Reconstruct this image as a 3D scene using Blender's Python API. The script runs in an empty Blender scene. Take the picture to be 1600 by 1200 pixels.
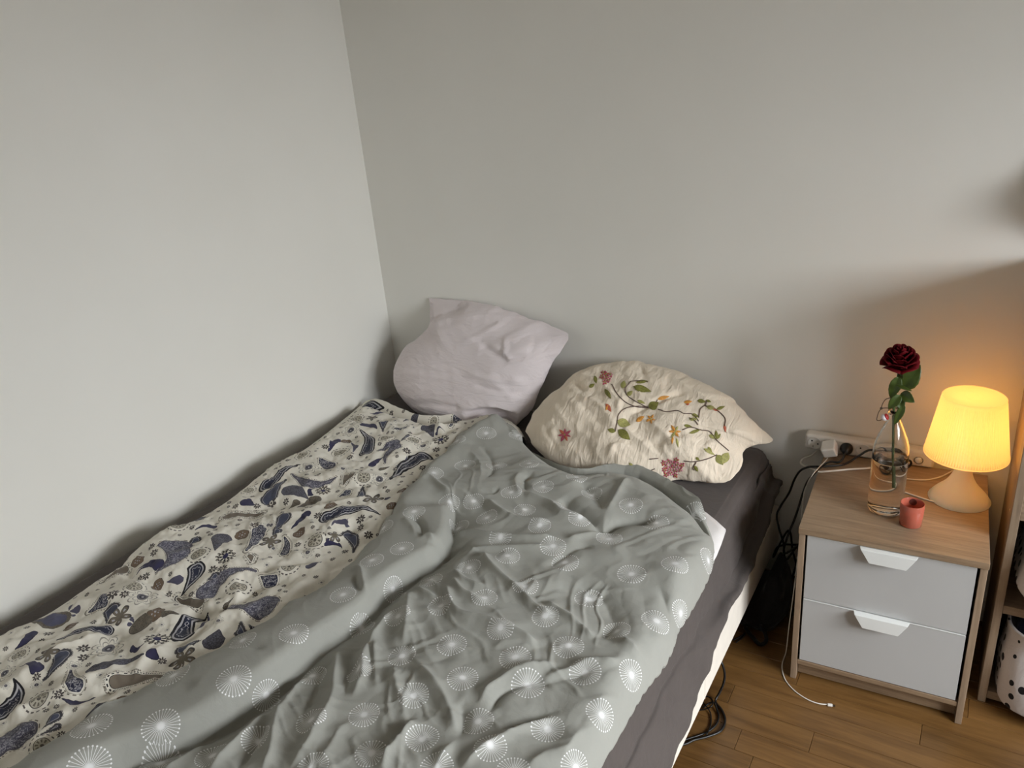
import bpy, bmesh, math, random
import numpy as np
from mathutils import Vector, Matrix
from mathutils.bvhtree import BVHTree

random.seed(7)
rng = np.random.default_rng(7)
scene = bpy.context.scene
COL = scene.collection

# ------------------------------------------------------------------ camera
F = 1205.67                                    # focal length in pixels of the 1600 wide frame
YAW, PITCH, ROLL = -0.5761, 0.3882, 0.0945
CAM = np.array([1.9968, -2.2231, 1.6208])
_fw = np.array([math.sin(YAW)*math.cos(PITCH), math.cos(YAW)*math.cos(PITCH), -math.sin(PITCH)])
_rt = np.array([math.cos(YAW), -math.sin(YAW), 0.0])
_dn = np.cross(_fw, _rt)
RT = math.cos(ROLL)*_rt + math.sin(ROLL)*_dn
DN = -math.sin(ROLL)*_rt + math.cos(ROLL)*_dn
cam_d = bpy.data.cameras.new('camera')
cam_d.sensor_width = 36.0
cam_d.lens = F*36.0/1600.0
cam_d.clip_start = 0.05
cam = bpy.data.objects.new('camera', cam_d)
COL.objects.link(cam)
m = Matrix.Identity(4)
for i in range(3):
    m[i][0], m[i][1], m[i][2], m[i][3] = RT[i], -DN[i], -_fw[i], CAM[i]
cam.matrix_world = m
scene.camera = cam

# ------------------------------------------------------------------ world, daylight, exposure
world = bpy.data.worlds.new('world')
scene.world = world
world.use_nodes = True
world.node_tree.nodes['Background'].inputs[0].default_value = (0.75, 0.85, 1.0, 1)
world.node_tree.nodes['Background'].inputs[1].default_value = 1.0
WIN_Y0, WIN_Y1, WIN_Z0, WIN_Z1, WALL_X = -2.05, -0.50, 0.68, 1.76, 3.50
al = bpy.data.lights.new('window_right_offscreen', 'AREA')
al.shape = 'RECTANGLE'
al.size, al.size_y = 2.2, 2.6                       # the piece of overcast sky that the window looks out on
al.energy = 530.0
al.color = (0.94, 0.975, 1.0)
alo = bpy.data.objects.new('window_right_offscreen', al)
COL.objects.link(alo)
alo.location = (WALL_X+1.1, (WIN_Y0+WIN_Y1)/2, 2.35)
alo.rotation_euler = (0, math.radians(90-22), 0)
vs = scene.view_settings
scene.display_settings.display_device = 'sRGB'
vs.view_transform = 'Standard'
vs.look = 'None'
vs.gamma = 1.0
vs.use_curve_mapping = False
vs.exposure = 0.0


# ------------------------------------------------------------------ pixel -> place
def ray(u, v):
    return ((u-800)/F)*RT + ((v-600)/F)*DN + _fw


def zp(u, v, z):
    d = ray(u, v)
    return CAM + d*((z-CAM[2])/d[2])


def yp(u, v, y):
    d = ray(u, v)
    return CAM + d*((y-CAM[1])/d[1])


def xp(u, v, x):
    d = ray(u, v)
    return CAM + d*((x-CAM[0])/d[0])


# ------------------------------------------------------------------ noise
def _hash(ix, iy, seed):
    h = (ix.astype(np.int64)*374761393 + iy.astype(np.int64)*668265263 + seed*974634777) & 0xFFFFFFFF
    h = ((h ^ (h >> 13))*1274126177) & 0xFFFFFFFF
    h = h ^ (h >> 16)
    return (h & 0xFFFFFF)/float(0xFFFFFF)*2 - 1


def vnoise(x, y, seed=0):
    x = np.asarray(x, float); y = np.asarray(y, float)
    ix, iy = np.floor(x), np.floor(y)
    fx, fy = x-ix, y-iy
    fx = fx*fx*fx*(fx*(fx*6-15)+10); fy = fy*fy*fy*(fy*(fy*6-15)+10)
    a = _hash(ix, iy, seed); b = _hash(ix+1, iy, seed)
    c = _hash(ix, iy+1, seed); d = _hash(ix+1, iy+1, seed)
    return (a*(1-fx)+b*fx)*(1-fy) + (c*(1-fx)+d*fx)*fy


def fbm(x, y, seed=0, oct=4, gain=0.5):
    s = 0; a = 1.0; f = 1.0
    for o in range(oct):
        s = s + a*vnoise(np.asarray(x)*f, np.asarray(y)*f, seed+o*17)
        a *= gain; f *= 2.03
    return s


def ridged(x, y, seed=0):
    return 1 - np.abs(vnoise(x, y, seed))*2


def sstep(a, b, x):
    t = np.clip((x-a)/(b-a), 0, 1)
    return t*t*(3-2*t)


# ------------------------------------------------------------------ mesh helpers
ORG = {}


def new_obj(name, me, mat, parent=None, smooth=False):
    o = bpy.data.objects.new(name, me)
    COL.objects.link(o)
    if mat is not None:
        me.materials.append(mat)
    if smooth:
        me.polygons.foreach_set('use_smooth', [True]*len(me.polygons))
    if parent is not None:
        o.parent = parent
    ORG[o.name] = ORG[parent.name] if parent is not None else Vector((0, 0, 0))
    return o


def mesh(name, V, Fc, mat, parent=None, smooth=False, origin=None):
    """one mesh object; V in world metres"""
    V = np.asarray(V, float).reshape(-1, 3)
    og = np.array(ORG[parent.name]) if parent is not None else (np.array(origin) if origin is not None else np.zeros(3))
    me = bpy.data.meshes.new(name)
    me.from_pydata((V-og).tolist(), [], Fc if isinstance(Fc, list) else Fc.tolist())
    me.update()
    o = new_obj(name, me, mat, parent, smooth)
    if parent is None and origin is not None:
        o.location = origin
        ORG[o.name] = Vector(origin)
    return o


def thing(name, label, cat, loc=(0, 0, 0), group=None):
    o = bpy.data.objects.new(name, None)
    COL.objects.link(o)
    o.empty_display_size = 0.05
    o.location = loc
    ORG[o.name] = Vector(loc)
    return tag(o, label, cat, group)


def tag(o, label=None, cat=None, group=None, kind=None):
    if label: o['label'] = label
    if cat: o['category'] = cat
    if group: o['group'] = group
    if kind: o['kind'] = kind
    return o


def bev(name, V, Fc, mat, parent=None, r=0.002, seg=2, smooth=True, origin=None):
    """mesh with all sharp edges rounded"""
    o = mesh(name, V, Fc, mat, parent, False, origin)
    bm = bmesh.new(); bm.from_mesh(o.data)
    bmesh.ops.recalc_face_normals(bm, faces=bm.faces)
    bmesh.ops.bevel(bm, geom=list(bm.edges), offset=r, segments=seg, affect='EDGES', profile=0.5)
    bm.to_mesh(o.data); bm.free()
    if smooth:
        o.data.polygons.foreach_set('use_smooth', [True]*len(o.data.polygons))
        wn = o.modifiers.new('wn', 'WEIGHTED_NORMAL'); wn.keep_sharp = False
    return o


BOXF = [[0, 3, 2, 1], [4, 5, 6, 7], [0, 1, 5, 4], [1, 2, 6, 5], [2, 3, 7, 6], [3, 0, 4, 7]]


def boxv(x0, x1, y0, y1, z0, z1):
    return np.array([(x0, y0, z0), (x1, y0, z0), (x1, y1, z0), (x0, y1, z0),
                     (x0, y0, z1), (x1, y0, z1), (x1, y1, z1), (x0, y1, z1)], float)


def box(name, x0, x1, y0, y1, z0, z1, mat, parent=None, r=0.0015, xf=None, seg=2, origin=None):
    V = boxv(x0, x1, y0, y1, z0, z1)
    if xf is not None:
        V = np.array([xf(*p) for p in V])
    if r <= 0:
        return mesh(name, V, BOXF, mat, parent, False, origin)
    return bev(name, V, BOXF, mat, parent, r, seg, True, origin)


def gridf(nu, nv, wrap_v=False):
    i, j = np.meshgrid(np.arange(nu-1), np.arange(nv if wrap_v else nv-1), indexing='ij')
    j2 = (j+1) % nv
    return np.stack([i*nv+j, i*nv+j2, (i+1)*nv+j2, (i+1)*nv+j], -1).reshape(-1, 4)


def lathe(name, prof, c, mat, parent=None, n=48, smooth=True, flute=None, origin=None, axis=None):
    """profile [(r,z)...] round a vertical axis at c; axis: optional 3x3 frame"""
    a = np.linspace(0, 2*np.pi, n, endpoint=False)
    V = []
    for k, (r, z) in enumerate(prof):
        rr = r + (flute[k]*np.cos(a*flute[-1]) if flute is not None else 0)
        V.append(np.stack([rr*np.cos(a), rr*np.sin(a), np.full(n, z)], -1))
    V = np.array(V).reshape(-1, 3)
    if axis is not None:
        V = V @ np.asarray(axis)
    V = V + np.asarray(c)
    Fc = gridf(len(prof), n, True)
    o = mesh(name, V, Fc, mat, parent, smooth, origin)
    bm = bmesh.new(); bm.from_mesh(o.data)
    bmesh.ops.remove_doubles(bm, verts=bm.verts, dist=1e-6)
    bm.to_mesh(o.data); bm.free()
    if smooth:
        o.data.polygons.foreach_set('use_smooth', [True]*len(o.data.polygons))
    return o


def spline(P, n=8, closed=False):
    P = np.asarray(P, float)
    if len(P) < 3:
        return np.array([P[0]+(P[-1]-P[0])*t for t in np.linspace(0, 1, n+1)])
    Q = np.vstack([2*P[0]-P[1], P, 2*P[-1]-P[-2]])
    out = []
    for i in range(1, len(Q)-2):
        p0, p1, p2, p3 = Q[i-1], Q[i], Q[i+1], Q[i+2]
        for t in np.linspace(0, 1, n, endpoint=False):
            out.append(0.5*((2*p1)+(-p0+p2)*t+(2*p0-5*p1+4*p2-p3)*t*t+(-p0+3*p1-3*p2+p3)*t**3))
    out.append(P[-1])
    return np.array(out)


def tube_vf(P, r, n=8):
    P = np.asarray(P, float)
    r = np.broadcast_to(r, (len(P),))
    T = np.gradient(P, axis=0); T /= np.linalg.norm(T, axis=1)[:, None]+1e-12
    up = np.array([0, 0, 1.0]) if abs(T[0][2]) < 0.9 else np.array([1.0, 0, 0])
    Nn = np.cross(T[0], up); Nn /= np.linalg.norm(Nn)
    V = []
    a = np.linspace(0, 2*np.pi, n, endpoint=False)
    for k in range(len(P)):
        Nn = Nn - T[k]*(Nn@T[k]); Nn /= np.linalg.norm(Nn)+1e-12
        B = np.cross(T[k], Nn)
        V.append(P[k]+r[k]*(np.cos(a)[:, None]*Nn+np.sin(a)[:, None]*B))
    V = np.array(V).reshape(-1, 3)
    Fc = gridf(len(P), n, True).tolist()
    Fc.append(list(range(n))[::-1]); Fc.append([len(V)-n+i for i in range(n)])
    return V, Fc


def tube(name, P, r, mat, parent=None, n=8, sp=6, origin=None):
    Q = spline(P, sp) if sp else np.asarray(P, float)
    Q[:, 2] = np.maximum(Q[:, 2], (r if np.isscalar(r) else 0.001)+0.0002)      # nothing dips into the floor
    if not np.isscalar(r):
        r = np.interp(np.linspace(0, 1, len(Q)), np.linspace(0, 1, len(r)), r)
    V, Fc = tube_vf(Q, r, n)
    return mesh(name, V, Fc, mat, parent, True, origin)


# ------------------------------------------------------------------ node helpers
def s2l(c):
    return tuple(((x/255)/12.92 if x/255 <= 0.04045 else ((x/255+0.055)/1.055)**2.4) for x in c)


class NT:
    def __init__(self, name):
        self.m = bpy.data.materials.new(name)
        self.m.use_nodes = True
        self.t = self.m.node_tree
        self.b = self.t.nodes['Principled BSDF']

    def n(self, typ, **kw):
        nd = self.t.nodes.new(typ)
        for k, v in kw.items():
            setattr(nd, k, v)
        return nd

    def put(self, sock, v):
        if isinstance(v, bpy.types.NodeSocket):
            self.t.links.new(v, sock)
        elif isinstance(v, (tuple, list)) and len(v) == 3 and sock.type == 'RGBA':
            sock.default_value = (*v, 1)
        else:
            sock.default_value = v

    def M(self, op, *a, clamp=False):
        nd = self.n('ShaderNodeMath', operation=op, use_clamp=clamp)
        for i, v in enumerate(a):
            self.put(nd.inputs[i], v)
        return nd.outputs[0]

    def add(self, a, b): return self.M('ADD', a, b)
    def sub(self, a, b): return self.M('SUBTRACT', a, b)
    def mul(self, a, b): return self.M('MULTIPLY', a, b)
    def gt(self, a, b): return self.M('GREATER_THAN', a, b)
    def lt(self, a, b): return self.M('LESS_THAN', a, b)

    def band(self, x, a, b):
        return self.mul(self.gt(x, a), self.lt(x, b))

    def mix(self, f, a, b):
        nd = self.n('ShaderNodeMix', data_type='RGBA')
        self.put(nd.inputs[0], f); self.put(nd.inputs[6], a); self.put(nd.inputs[7], b)
        return nd.outputs[2]

    def coord(self, which='Object'):
        return self.n('ShaderNodeTexCoord').outputs[which]

    def mapping(self, vec, scale=(1, 1, 1), rot=(0, 0, 0), loc=(0, 0, 0)):
        nd = self.n('ShaderNodeMapping')
        self.put(nd.inputs['Vector'], vec)
        nd.inputs['Scale'].default_value = scale
        nd.inputs['Rotation'].default_value = rot
        nd.inputs['Location'].default_value = loc
        return nd.outputs[0]

    def noise(self, vec, scale=5, detail=3, rough=0.5, dist=0.0):
        nd = self.n('ShaderNodeTexNoise')
        if vec is not None: self.put(nd.inputs['Vector'], vec)
        nd.inputs['Scale'].default_value = scale
        nd.inputs['Detail'].default_value = detail
        nd.inputs['Roughness'].default_value = rough
        nd.inputs['Distortion'].default_value = dist
        return nd.outputs[0]

    def voronoi(self, vec, scale, feature='F1', rnd=1.0):
        nd = self.n('ShaderNodeTexVoronoi', feature=feature)
        self.put(nd.inputs['Vector'], vec)
        nd.inputs['Scale'].default_value = scale
        nd.inputs['Randomness'].default_value = rnd
        return nd.outputs['Distance']

    def ramp(self, f, stops, interp='LINEAR'):
        nd = self.n('ShaderNodeValToRGB')
        self.put(nd.inputs[0], f)
        cr = nd.color_ramp; cr.interpolation = interp
        while len(cr.elements) < len(stops): cr.elements.new(0.5)
        for e, (p, c) in zip(cr.elements, stops):
            e.position = p; e.color = (*c, 1)
        return nd.outputs[0]

    def bump(self, h, strength=0.3, dist=0.002, normal=None):
        nd = self.n('ShaderNodeBump')
        self.put(nd.inputs['Height'], h)
        nd.inputs['Strength'].default_value = strength
        nd.inputs['Distance'].default_value = dist
        if normal is not None: self.put(nd.inputs['Normal'], normal)
        return nd.outputs[0]

    def out(self, color=None, rough=0.5, normal=None, **kw):
        if color is not None: self.put(self.b.inputs['Base Color'], color)
        self.put(self.b.inputs['Roughness'], rough)
        if normal is not None: self.put(self.b.inputs['Normal'], normal)
        for k, v in kw.items():
            self.put(self.b.inputs[k.replace('_', ' ')], v)
        return self.m


def plain(name, rgb, rough=0.5, var=0.06, scale=30, bump=0.0, bscale=200, **kw):
    """a plain colour with faint procedural mottling"""
    t = NT(name); c = s2l(rgb)
    co = t.coord()
    f = t.noise(co, scale, 3)
    col = t.ramp(f, [(0.3, tuple(x*(1-var) for x in c)), (0.7, tuple(min(1, x*(1+var)) for x in c))])
    nrm = t.bump(t.noise(co, bscale, 2), bump, 0.001) if bump > 0 else None
    return t.out(col, rough, nrm, **kw)


def fabric(name, rgb, rough=0.9, wr=0.35, wscale=28, weave=0.15, var=0.05, color_fn=None, st=None, rot=(0, 0, 0)):
    t = NT(name); co = t.coord()
    c = s2l(rgb)
    base = t.ramp(t.noise(co, 9, 4), [(0.3, tuple(x*(1-var) for x in c)), (0.7, tuple(min(1, x*(1+var)) for x in c))])
    col = color_fn(t, co, base) if color_fn else base
    n1 = t.noise(t.mapping(co, st, rot) if st else co, wscale, 4, 0.55, 0.6)
    n2 = t.noise(co, 900, 2)
    nrm = t.bump(n1, wr, 0.012)
    nrm = t.bump(n2, weave, 0.0006, nrm)
    return t.out(col, rough, nrm, Sheen_Weight=0.12, Specular_IOR_Level=0.2)


def wood(name, c1, c2, scale=(1.2, 14, 14), rough=0.45, rnd=True, coat=0.0):
    t = NT(name); co = t.coord()
    v = t.mapping(co, scale)
    if rnd:
        oi = t.n('ShaderNodeObjectInfo')
        nd = t.n('ShaderNodeVectorMath', operation='ADD')
        t.put(nd.inputs[0], v)
        cb = t.n('ShaderNodeCombineXYZ')
        t.put(cb.inputs[0], t.mul(oi.outputs['Random'], 37.0)); t.put(cb.inputs[1], t.mul(oi.outputs['Random'], 91.0))
        t.put(nd.inputs[1], cb.outputs[0]); v = nd.outputs[0]
    g = t.noise(v, 3.0, 6, 0.62, 0.8)
    fine = t.noise(v, 16.0, 3, 0.6)
    f = t.add(t.mul(g, 0.75), t.mul(fine, 0.25))
    col = t.ramp(f, [(0.33, s2l(c1)), (0.66, s2l(c2))])
    if rnd:
        hs = t.n('ShaderNodeHueSaturation')
        t.put(hs.inputs['Value'], t.add(0.86, t.mul(oi.outputs['Random'], 0.26)))
        t.put(hs.inputs['Color'], col); col = hs.outputs[0]
    return t.out(col, rough, t.bump(f, 0.08, 0.001), Coat_Weight=coat, Coat_Roughness=0.25)


# ------------------------------------------------------------------ materials
def wall_mat():
    t = NT('wall_paint'); co = t.coord()
    f = t.noise(co, 1.4, 3)
    col = t.ramp(f, [(0.3, s2l((236, 234, 227))), (0.7, s2l((241, 239, 233)))])
    h = t.noise(co, 220, 3)
    h2 = t.noise(co, 6, 3)
    return t.out(col, 0.75, t.bump(h2, 0.06, 0.01, t.bump(h, 0.07, 0.001)), Specular_IOR_Level=0.25)


MAT_WALL = wall_mat()
MAT_CEIL = plain('ceiling_paint', (231, 226, 214), 0.9, 0.02, 3)
MAT_TRIM = plain('trim_paint', (222, 220, 212), 0.45, 0.02, 8)
MAT_FLOOR = wood('oak_parquet', (86, 59, 29), (120, 87, 48), (1.0, 12, 12), 0.34, True, 0.15)
MAT_FLOORB = wood('oak_parquet_far', (120, 84, 46), (160, 118, 70), (1.0, 9, 9), 0.4, False)
MAT_OAK = wood('greyed_oak_laminate', (126, 104, 82), (160, 136, 110), (1.6, 22, 22), 0.42, False)
MAT_OAKV = wood('greyed_oak_upright', (132, 111, 91), (166, 144, 121), (22, 22, 1.6), 0.42, False)
MAT_SHELF = wood('shelf_laminate', (126, 108, 90), (160, 140, 118), (18, 18, 1.4), 0.45, False)
MAT_DRAWER = plain('drawer_paint', (188, 188, 187), 0.38, 0.015, 6)
MAT_HANDLE = plain('handle_white', (226, 227, 224), 0.35, 0.01, 10)
MAT_DARK = plain('dark_gap', (22, 19, 17), 0.8, 0.1)
MAT_BED = plain('bed_base_fabric', (228, 220, 208), 0.85, 0.03, 30, 0.12, 700)
MAT_SHEET = fabric('charcoal_sheet', (85, 78, 75), 0.9, 0.30, 16, 0.1, 0.05)
MAT_MATT = fabric('mattress_ticking', (205, 200, 192), 0.9, 0.1, 12)
MAT_LINING = fabric('duvet_lining', (232, 228, 226), 0.9, 0.3, 30)
MAT_WPIL = fabric('pale_pink_cotton', (229, 219, 220), 0.9, 0.75, 15, 0.1, 0.02, None, (0.55, 1.0, 1.9), (0, 0.35, 0))
MAT_FPIL = fabric('cream_cotton', (240, 226, 206), 0.9, 0.8, 17, 0.12, 0.03, None, (1.9, 0.7, 0.7), (0, 0.45, 0))
MAT_WPL = plain('white_plastic', (226, 222, 214), 0.35, 0.01)
MAT_BPL = plain('black_plastic', (18, 17, 17), 0.4, 0.1)
MAT_WCORD = plain('white_cord', (222, 216, 206), 0.45, 0.02)
MAT_METAL = plain('steel_wire', (120, 112, 104), 0.3, 0.05, Metallic=1.0)
MAT_BAG = fabric('black_nylon', (17, 16, 18), 0.75, 0.6, 14, 0.2)
MAT_NAVY = fabric('navy_cloth', (38, 42, 66), 0.9, 0.8, 16, 0.2)
MAT_BROWNBOX = fabric('brown_felt', (96, 84, 60), 0.95, 0.3, 18, 0.3)


def emb(name, rgb):
    t = NT(name); co = t.coord()
    c = s2l(rgb)
    w = t.noise(t.mapping(co, (1, 1, 1)), 260, 2)
    col = t.ramp(w, [(0.35, tuple(x*0.75 for x in c)), (0.65, tuple(min(1, x*1.15) for x in c))])
    return t.out(col, 0.7, t.bump(w, 0.5, 0.001))


E_LEAF = emb('thread_olive', (132, 130, 62)); E_LEAF2 = emb('thread_pale_green', (168, 164, 98))
E_STEM = emb('thread_brown', (104, 84, 74)); E_PINK = emb('thread_pink', (186, 84, 104))
E_LPINK = emb('thread_light_pink', (226, 160, 170)); E_ORNG = emb('thread_orange', (214, 150, 66))
E_RUST = emb('thread_rust', (190, 100, 74))


def star_print(t, co, base):
    """white dandelion starbursts: local star coordinates are stored on the cloth"""
    at = t.n('ShaderNodeAttribute', attribute_name='star_uv')
    sx = t.n('ShaderNodeSeparateXYZ'); t.put(sx.inputs[0], at.outputs['Vector'])
    u, v, on = sx.outputs[0], sx.outputs[1], sx.outputs[2]
    r = t.M('SQRT', t.add(t.mul(u, u), t.mul(v, v)))
    th = t.M('ARCTAN2', v, u)
    n = 31.0
    k = t.mul(th, n/(2*math.pi))
    fr = t.sub(k, t.M('ROUND', k))                       # -0.5..0.5 inside one ray
    ang = t.mul(t.M('ABSOLUTE', fr), 2*math.pi/n)
    lat = t.mul(ang, r)                                  # distance from the ray's axis
    line = t.mul(t.lt(lat, 0.0130), t.band(r, 0.12, 0.95))
    dr = t.sub(r, 0.95)
    dot = t.lt(t.add(t.mul(lat, lat), t.mul(dr, dr)), 0.046**2)
    core = t.M('SMOOTH_MIN', 1.0, t.M('MULTIPLY', t.sub(0.25, r), 7.0), 0.2)
    core = t.M('MAXIMUM', core, 0.0)
    mask = t.M('MAXIMUM', t.M('MAXIMUM', t.mul(line, 0.8), t.mul(dot, 0.95)), t.mul(core, 0.85))
    mask = t.mul(mask, t.gt(on, 0.5))
    return t.mix(mask, base, s2l((240, 240, 240)))


MAT_GREY = fabric('grey_starburst_cotton', (158, 158, 151), 0.9, 0.16, 30, 0.1, 0.03, star_print)


def paisley_print(t, co, base):
    """paisley motifs: local motif coordinates, kind and shape are stored on the cloth"""
    a1 = t.n('ShaderNodeAttribute', attribute_name='motif_uv')
    a2 = t.n('ShaderNodeAttribute', attribute_name='motif_par')
    s1 = t.n('ShaderNodeSeparateXYZ'); t.put(s1.inputs[0], a1.outputs['Vector'])
    s2 = t.n('ShaderNodeSeparateXYZ'); t.put(s2.inputs[0], a2.outputs['Vector'])
    u, v, L = s1.outputs; typ, p1, p2 = s2.outputs
    wob = t.mul(t.sub(t.noise(co, 130, 2), 0.5), 3.0)    # hand-drawn edge, mm
    # curved drop
    uc = t.M('MINIMUM', t.M('MAXIMUM', u, 0.0), 1.0)
    bend = t.mul(t.mul(t.mul(uc, t.sub(1.0, uc)), 4.0), p2)
    vv = t.sub(v, bend); du = t.sub(u, uc)
    rad = t.add(t.mul(p1, t.sub(1.0, uc)), 0.03)
    d = t.sub(t.M('SQRT', t.add(t.mul(du, du), t.mul(vv, vv))), rad)
    d = t.mul(d, L)
    dw = t.add(d, wob)
    al = t.mul(t.add(uc, t.mul(t.M('ARCTAN2', vv, t.sub(u, 0.05)), 0.12)), L)   # run along the rim
    bead = t.gt(t.M('SINE', t.mul(al, 1.35)), 0.0)
    # round motifs
    r = t.mul(t.M('SQRT', t.add(t.mul(u, u), t.mul(v, v))), 1.0)       # 1 = rim
    th = t.M('ARCTAN2', v, u)

    def petal(n, amp):
        return t.M('DIVIDE', r, t.add(1.0-amp, t.mul(t.M('ABSOLUTE', t.M('COSINE', t.mul(th, n/2.0))), amp)))
    C = lambda *c: s2l(c)
    cream = base
    vor = t.voronoi(co, 190, 'DISTANCE_TO_EDGE')
    scales = t.lt(vor, 0.10)
    curls = t.M('ABSOLUTE', t.sub(t.noise(co, 110, 2, 0.5, 1.5), 0.5))
    curl = t.lt(curls, 0.035)
    layers = []

    def ly(ty, mask, col):
        layers.append((t.mul(t.M('COMPARE', typ, float(ty), 0.3), mask), col))
    black, navy, indigo = C(34, 32, 36), C(46, 49, 66), C(58, 56, 84)
    slate, pale, taupe, brown = C(92, 89, 98), C(176, 174, 178), C(112, 104, 92), C(116, 98, 82)
    # 1 navy paisley; its bands are shares of its own half width
    d1 = t.M('DIVIDE', d, t.M('MAXIMUM', t.mul(t.mul(p1, L), 0.0666), 0.2))
    ly(1, t.lt(dw, 0.0), black); ly(1, t.band(d1, -5.6, -3.2), pale)
    ly(1, t.lt(d1, -6.6), navy)
    sc = t.add(d1, t.mul(t.M('SINE', t.mul(al, 0.75)), 1.1))
    ly(1, t.band(sc, -10.2, -9.2), pale)
    # 2 slate flowered paisley with beaded rim
    ly(2, t.mul(t.band(d, 1.4, 3.6), bead), taupe)
    ly(2, t.lt(d, 0.0), slate); ly(2, t.lt(d, -4.5), C(78, 77, 92)); ly(2, t.mul(t.lt(d, -4.5), curl), C(160, 158, 166))
    # 3 plain indigo comma
    ly(3, t.lt(dw, 0.0), C(40, 38, 54)); ly(3, t.lt(dw, -1.6), indigo)
    # 4 small navy drop in a beaded ring
    ly(4, t.mul(t.band(d, 5.0, 7.4), bead), taupe); ly(4, t.band(d, 3.4, 4.2), taupe)
    ly(4, t.lt(dw, 0.0), C(44, 46, 66)); ly(4, t.mul(t.lt(d, -2.0), curl), pale)
    # 5 taupe paisley with dotted border and lace
    ly(5, t.mul(t.band(d, 7.0, 12.0), t.lt(curls, 0.05)), taupe)
    ly(5, t.mul(t.band(d, 2.4, 5.2), bead), black)
    ly(5, t.lt(d, 0.0), black); ly(5, t.lt(dw, -1.0), C(118, 108, 96))
    # 6 slate with scales
    ly(6, t.lt(dw, 0.0), C(70, 68, 76)); ly(6, t.mul(t.lt(d, -2.0), t.sub(1.0, scales)), C(98, 97, 108))
    # 7 charcoal fringed
    fringe = t.mul(t.lt(dw, 2.0), t.gt(t.noise(co, 420, 1), 0.5))
    ly(7, fringe, C(84, 80, 80)); ly(7, t.lt(dw, 0.0), C(66, 64, 70)); ly(7, t.band(d, -6.2, -5.0), pale)
    ly(7, t.lt(d, -6.2), C(72, 76, 94))
    # 8 plain slate petal
    ly(8, t.lt(dw, 0.0), C(82, 80, 98))
    # 9 brown with slate core
    ly(9, t.lt(dw, 0.0), taupe); ly(9, t.mul(t.lt(d, 0.0), curl), C(80, 72, 64)); ly(9, t.lt(d, -10.0), C(82, 82, 104))
    # 10 taupe leaf
    ly(10, t.lt(dw, 0.0), C(86, 80, 74)); ly(10, t.lt(dw, -1.8), taupe); ly(10, t.mul(t.lt(d, -2.0), curl), C(84, 78, 70))
    # 11 rosette: dashed ring and an eyed middle
    ly(11, t.mul(t.band(r, 0.86, 0.96), t.gt(t.M('SINE', t.mul(th, 16.0)), -0.3)), C(92, 86, 82))
    ly(11, t.lt(r, 0.62), C(98, 94, 88)); ly(11, t.lt(r, 0.55), C(186, 180, 164))
    ly(11, t.mul(t.band(r, 0.25, 0.48), t.gt(t.M('SINE', t.mul(th, 9.0)), 0.1)), C(112, 106, 96))
    ly(11, t.lt(r, 0.13), C(96, 90, 84))
    # 12 brown hexagon with white dots
    hx = petal(6, 0.10)
    ly(12, t.lt(hx, 0.90), C(92, 80, 70)); ly(12, t.lt(hx, 0.82), brown)
    ly(12, t.mul(t.band(r, 0.28, 0.42), t.gt(t.M('COSINE', t.mul(th, 6.0)), 0.5)), pale); ly(12, t.lt(r, 0.1), pale)
    # 13 taupe flower
    f5 = petal(5, 0.72)
    ly(13, t.lt(f5, 0.95), C(74, 70, 68)); ly(13, t.lt(f5, 0.80), taupe)
    ly(13, t.mul(t.band(r, 0.40, 0.62), t.gt(t.M('COSINE', t.mul(th, 5.0)), 0.80)), pale)
    # 14 small dark star
    s8 = petal(8, 0.55)
    ly(14, t.lt(s8, 0.95), C(76, 70, 68)); ly(14, t.lt(r, 0.30), C(206, 200, 188)); ly(14, t.lt(r, 0.14), C(60, 56, 60))
    # 15 outlined flower with a grey eye
    o8 = petal(8, 0.38)
    ly(15, t.band(o8, 0.86, 0.95), C(150, 146, 138)); ly(15, t.band(o8, 0.56, 0.64), C(160, 156, 148))
    ly(15, t.lt(r, 0.34), C(110, 108, 112)); ly(15, t.lt(r, 0.20), C(66, 64, 72)); ly(15, t.lt(r, 0.08), pale)
    # 16 dark beaded medallion
    z12 = petal(12, 0.30)
    ly(16, t.lt(z12, 0.95), C(62, 56, 54)); ly(16, t.lt(r, 0.62), C(216, 210, 196))
    ly(16, t.mul(t.band(r, 0.30, 0.60), t.gt(t.M('COSINE', t.mul(th, 8.0)), 0.0)), black); ly(16, t.lt(r, 0.28), C(52, 50, 84))
    ly(16, t.mul(t.band(z12, 0.78, 0.88), t.gt(t.M('SINE', t.mul(th, 24.0)), 0.0)), C(196, 188, 172))
    col = base
    for mk, c in layers:
        col = t.mix(mk, col, c)
    return col


MAT_PAIS = fabric('paisley_cotton', (226, 221, 209), 0.9, 0.25, 26, 0.1, 0.02, paisley_print)


def dots_print(t, co, base):
    d = t.voronoi(t.mapping(co, (1, 1, 0.8)), 36, 'F1', 0.42)
    return t.mix(t.lt(d, 0.31), base, s2l((20, 20, 22)))


MAT_DOTS = fabric('polka_dot_cotton', (206, 200, 198), 0.9, 0.5, 14, 0.1, 0.03, dots_print)


def glass_mat(name, col=(1, 1, 1), rough=0.0, ior=1.45):
    t = NT(name)
    t.put(t.b.inputs['Transmission Weight'], 1.0)
    t.put(t.b.inputs['IOR'], ior)
    return t.out(col, rough)


MAT_GLASS = glass_mat('clear_glass', (0.97, 0.985, 0.98))
MAT_WATER = glass_mat('water', (0.985, 0.99, 0.985), 0.0, 0.93)   # water against glass, not against air
t_ = NT('coral_glass'); t_.put(t_.b.inputs['Transmission Weight'], 0.45); t_.put(t_.b.inputs['IOR'], 1.45)
MAT_CORAL = t_.out((0.72, 0.20, 0.13), 0.08)


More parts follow.
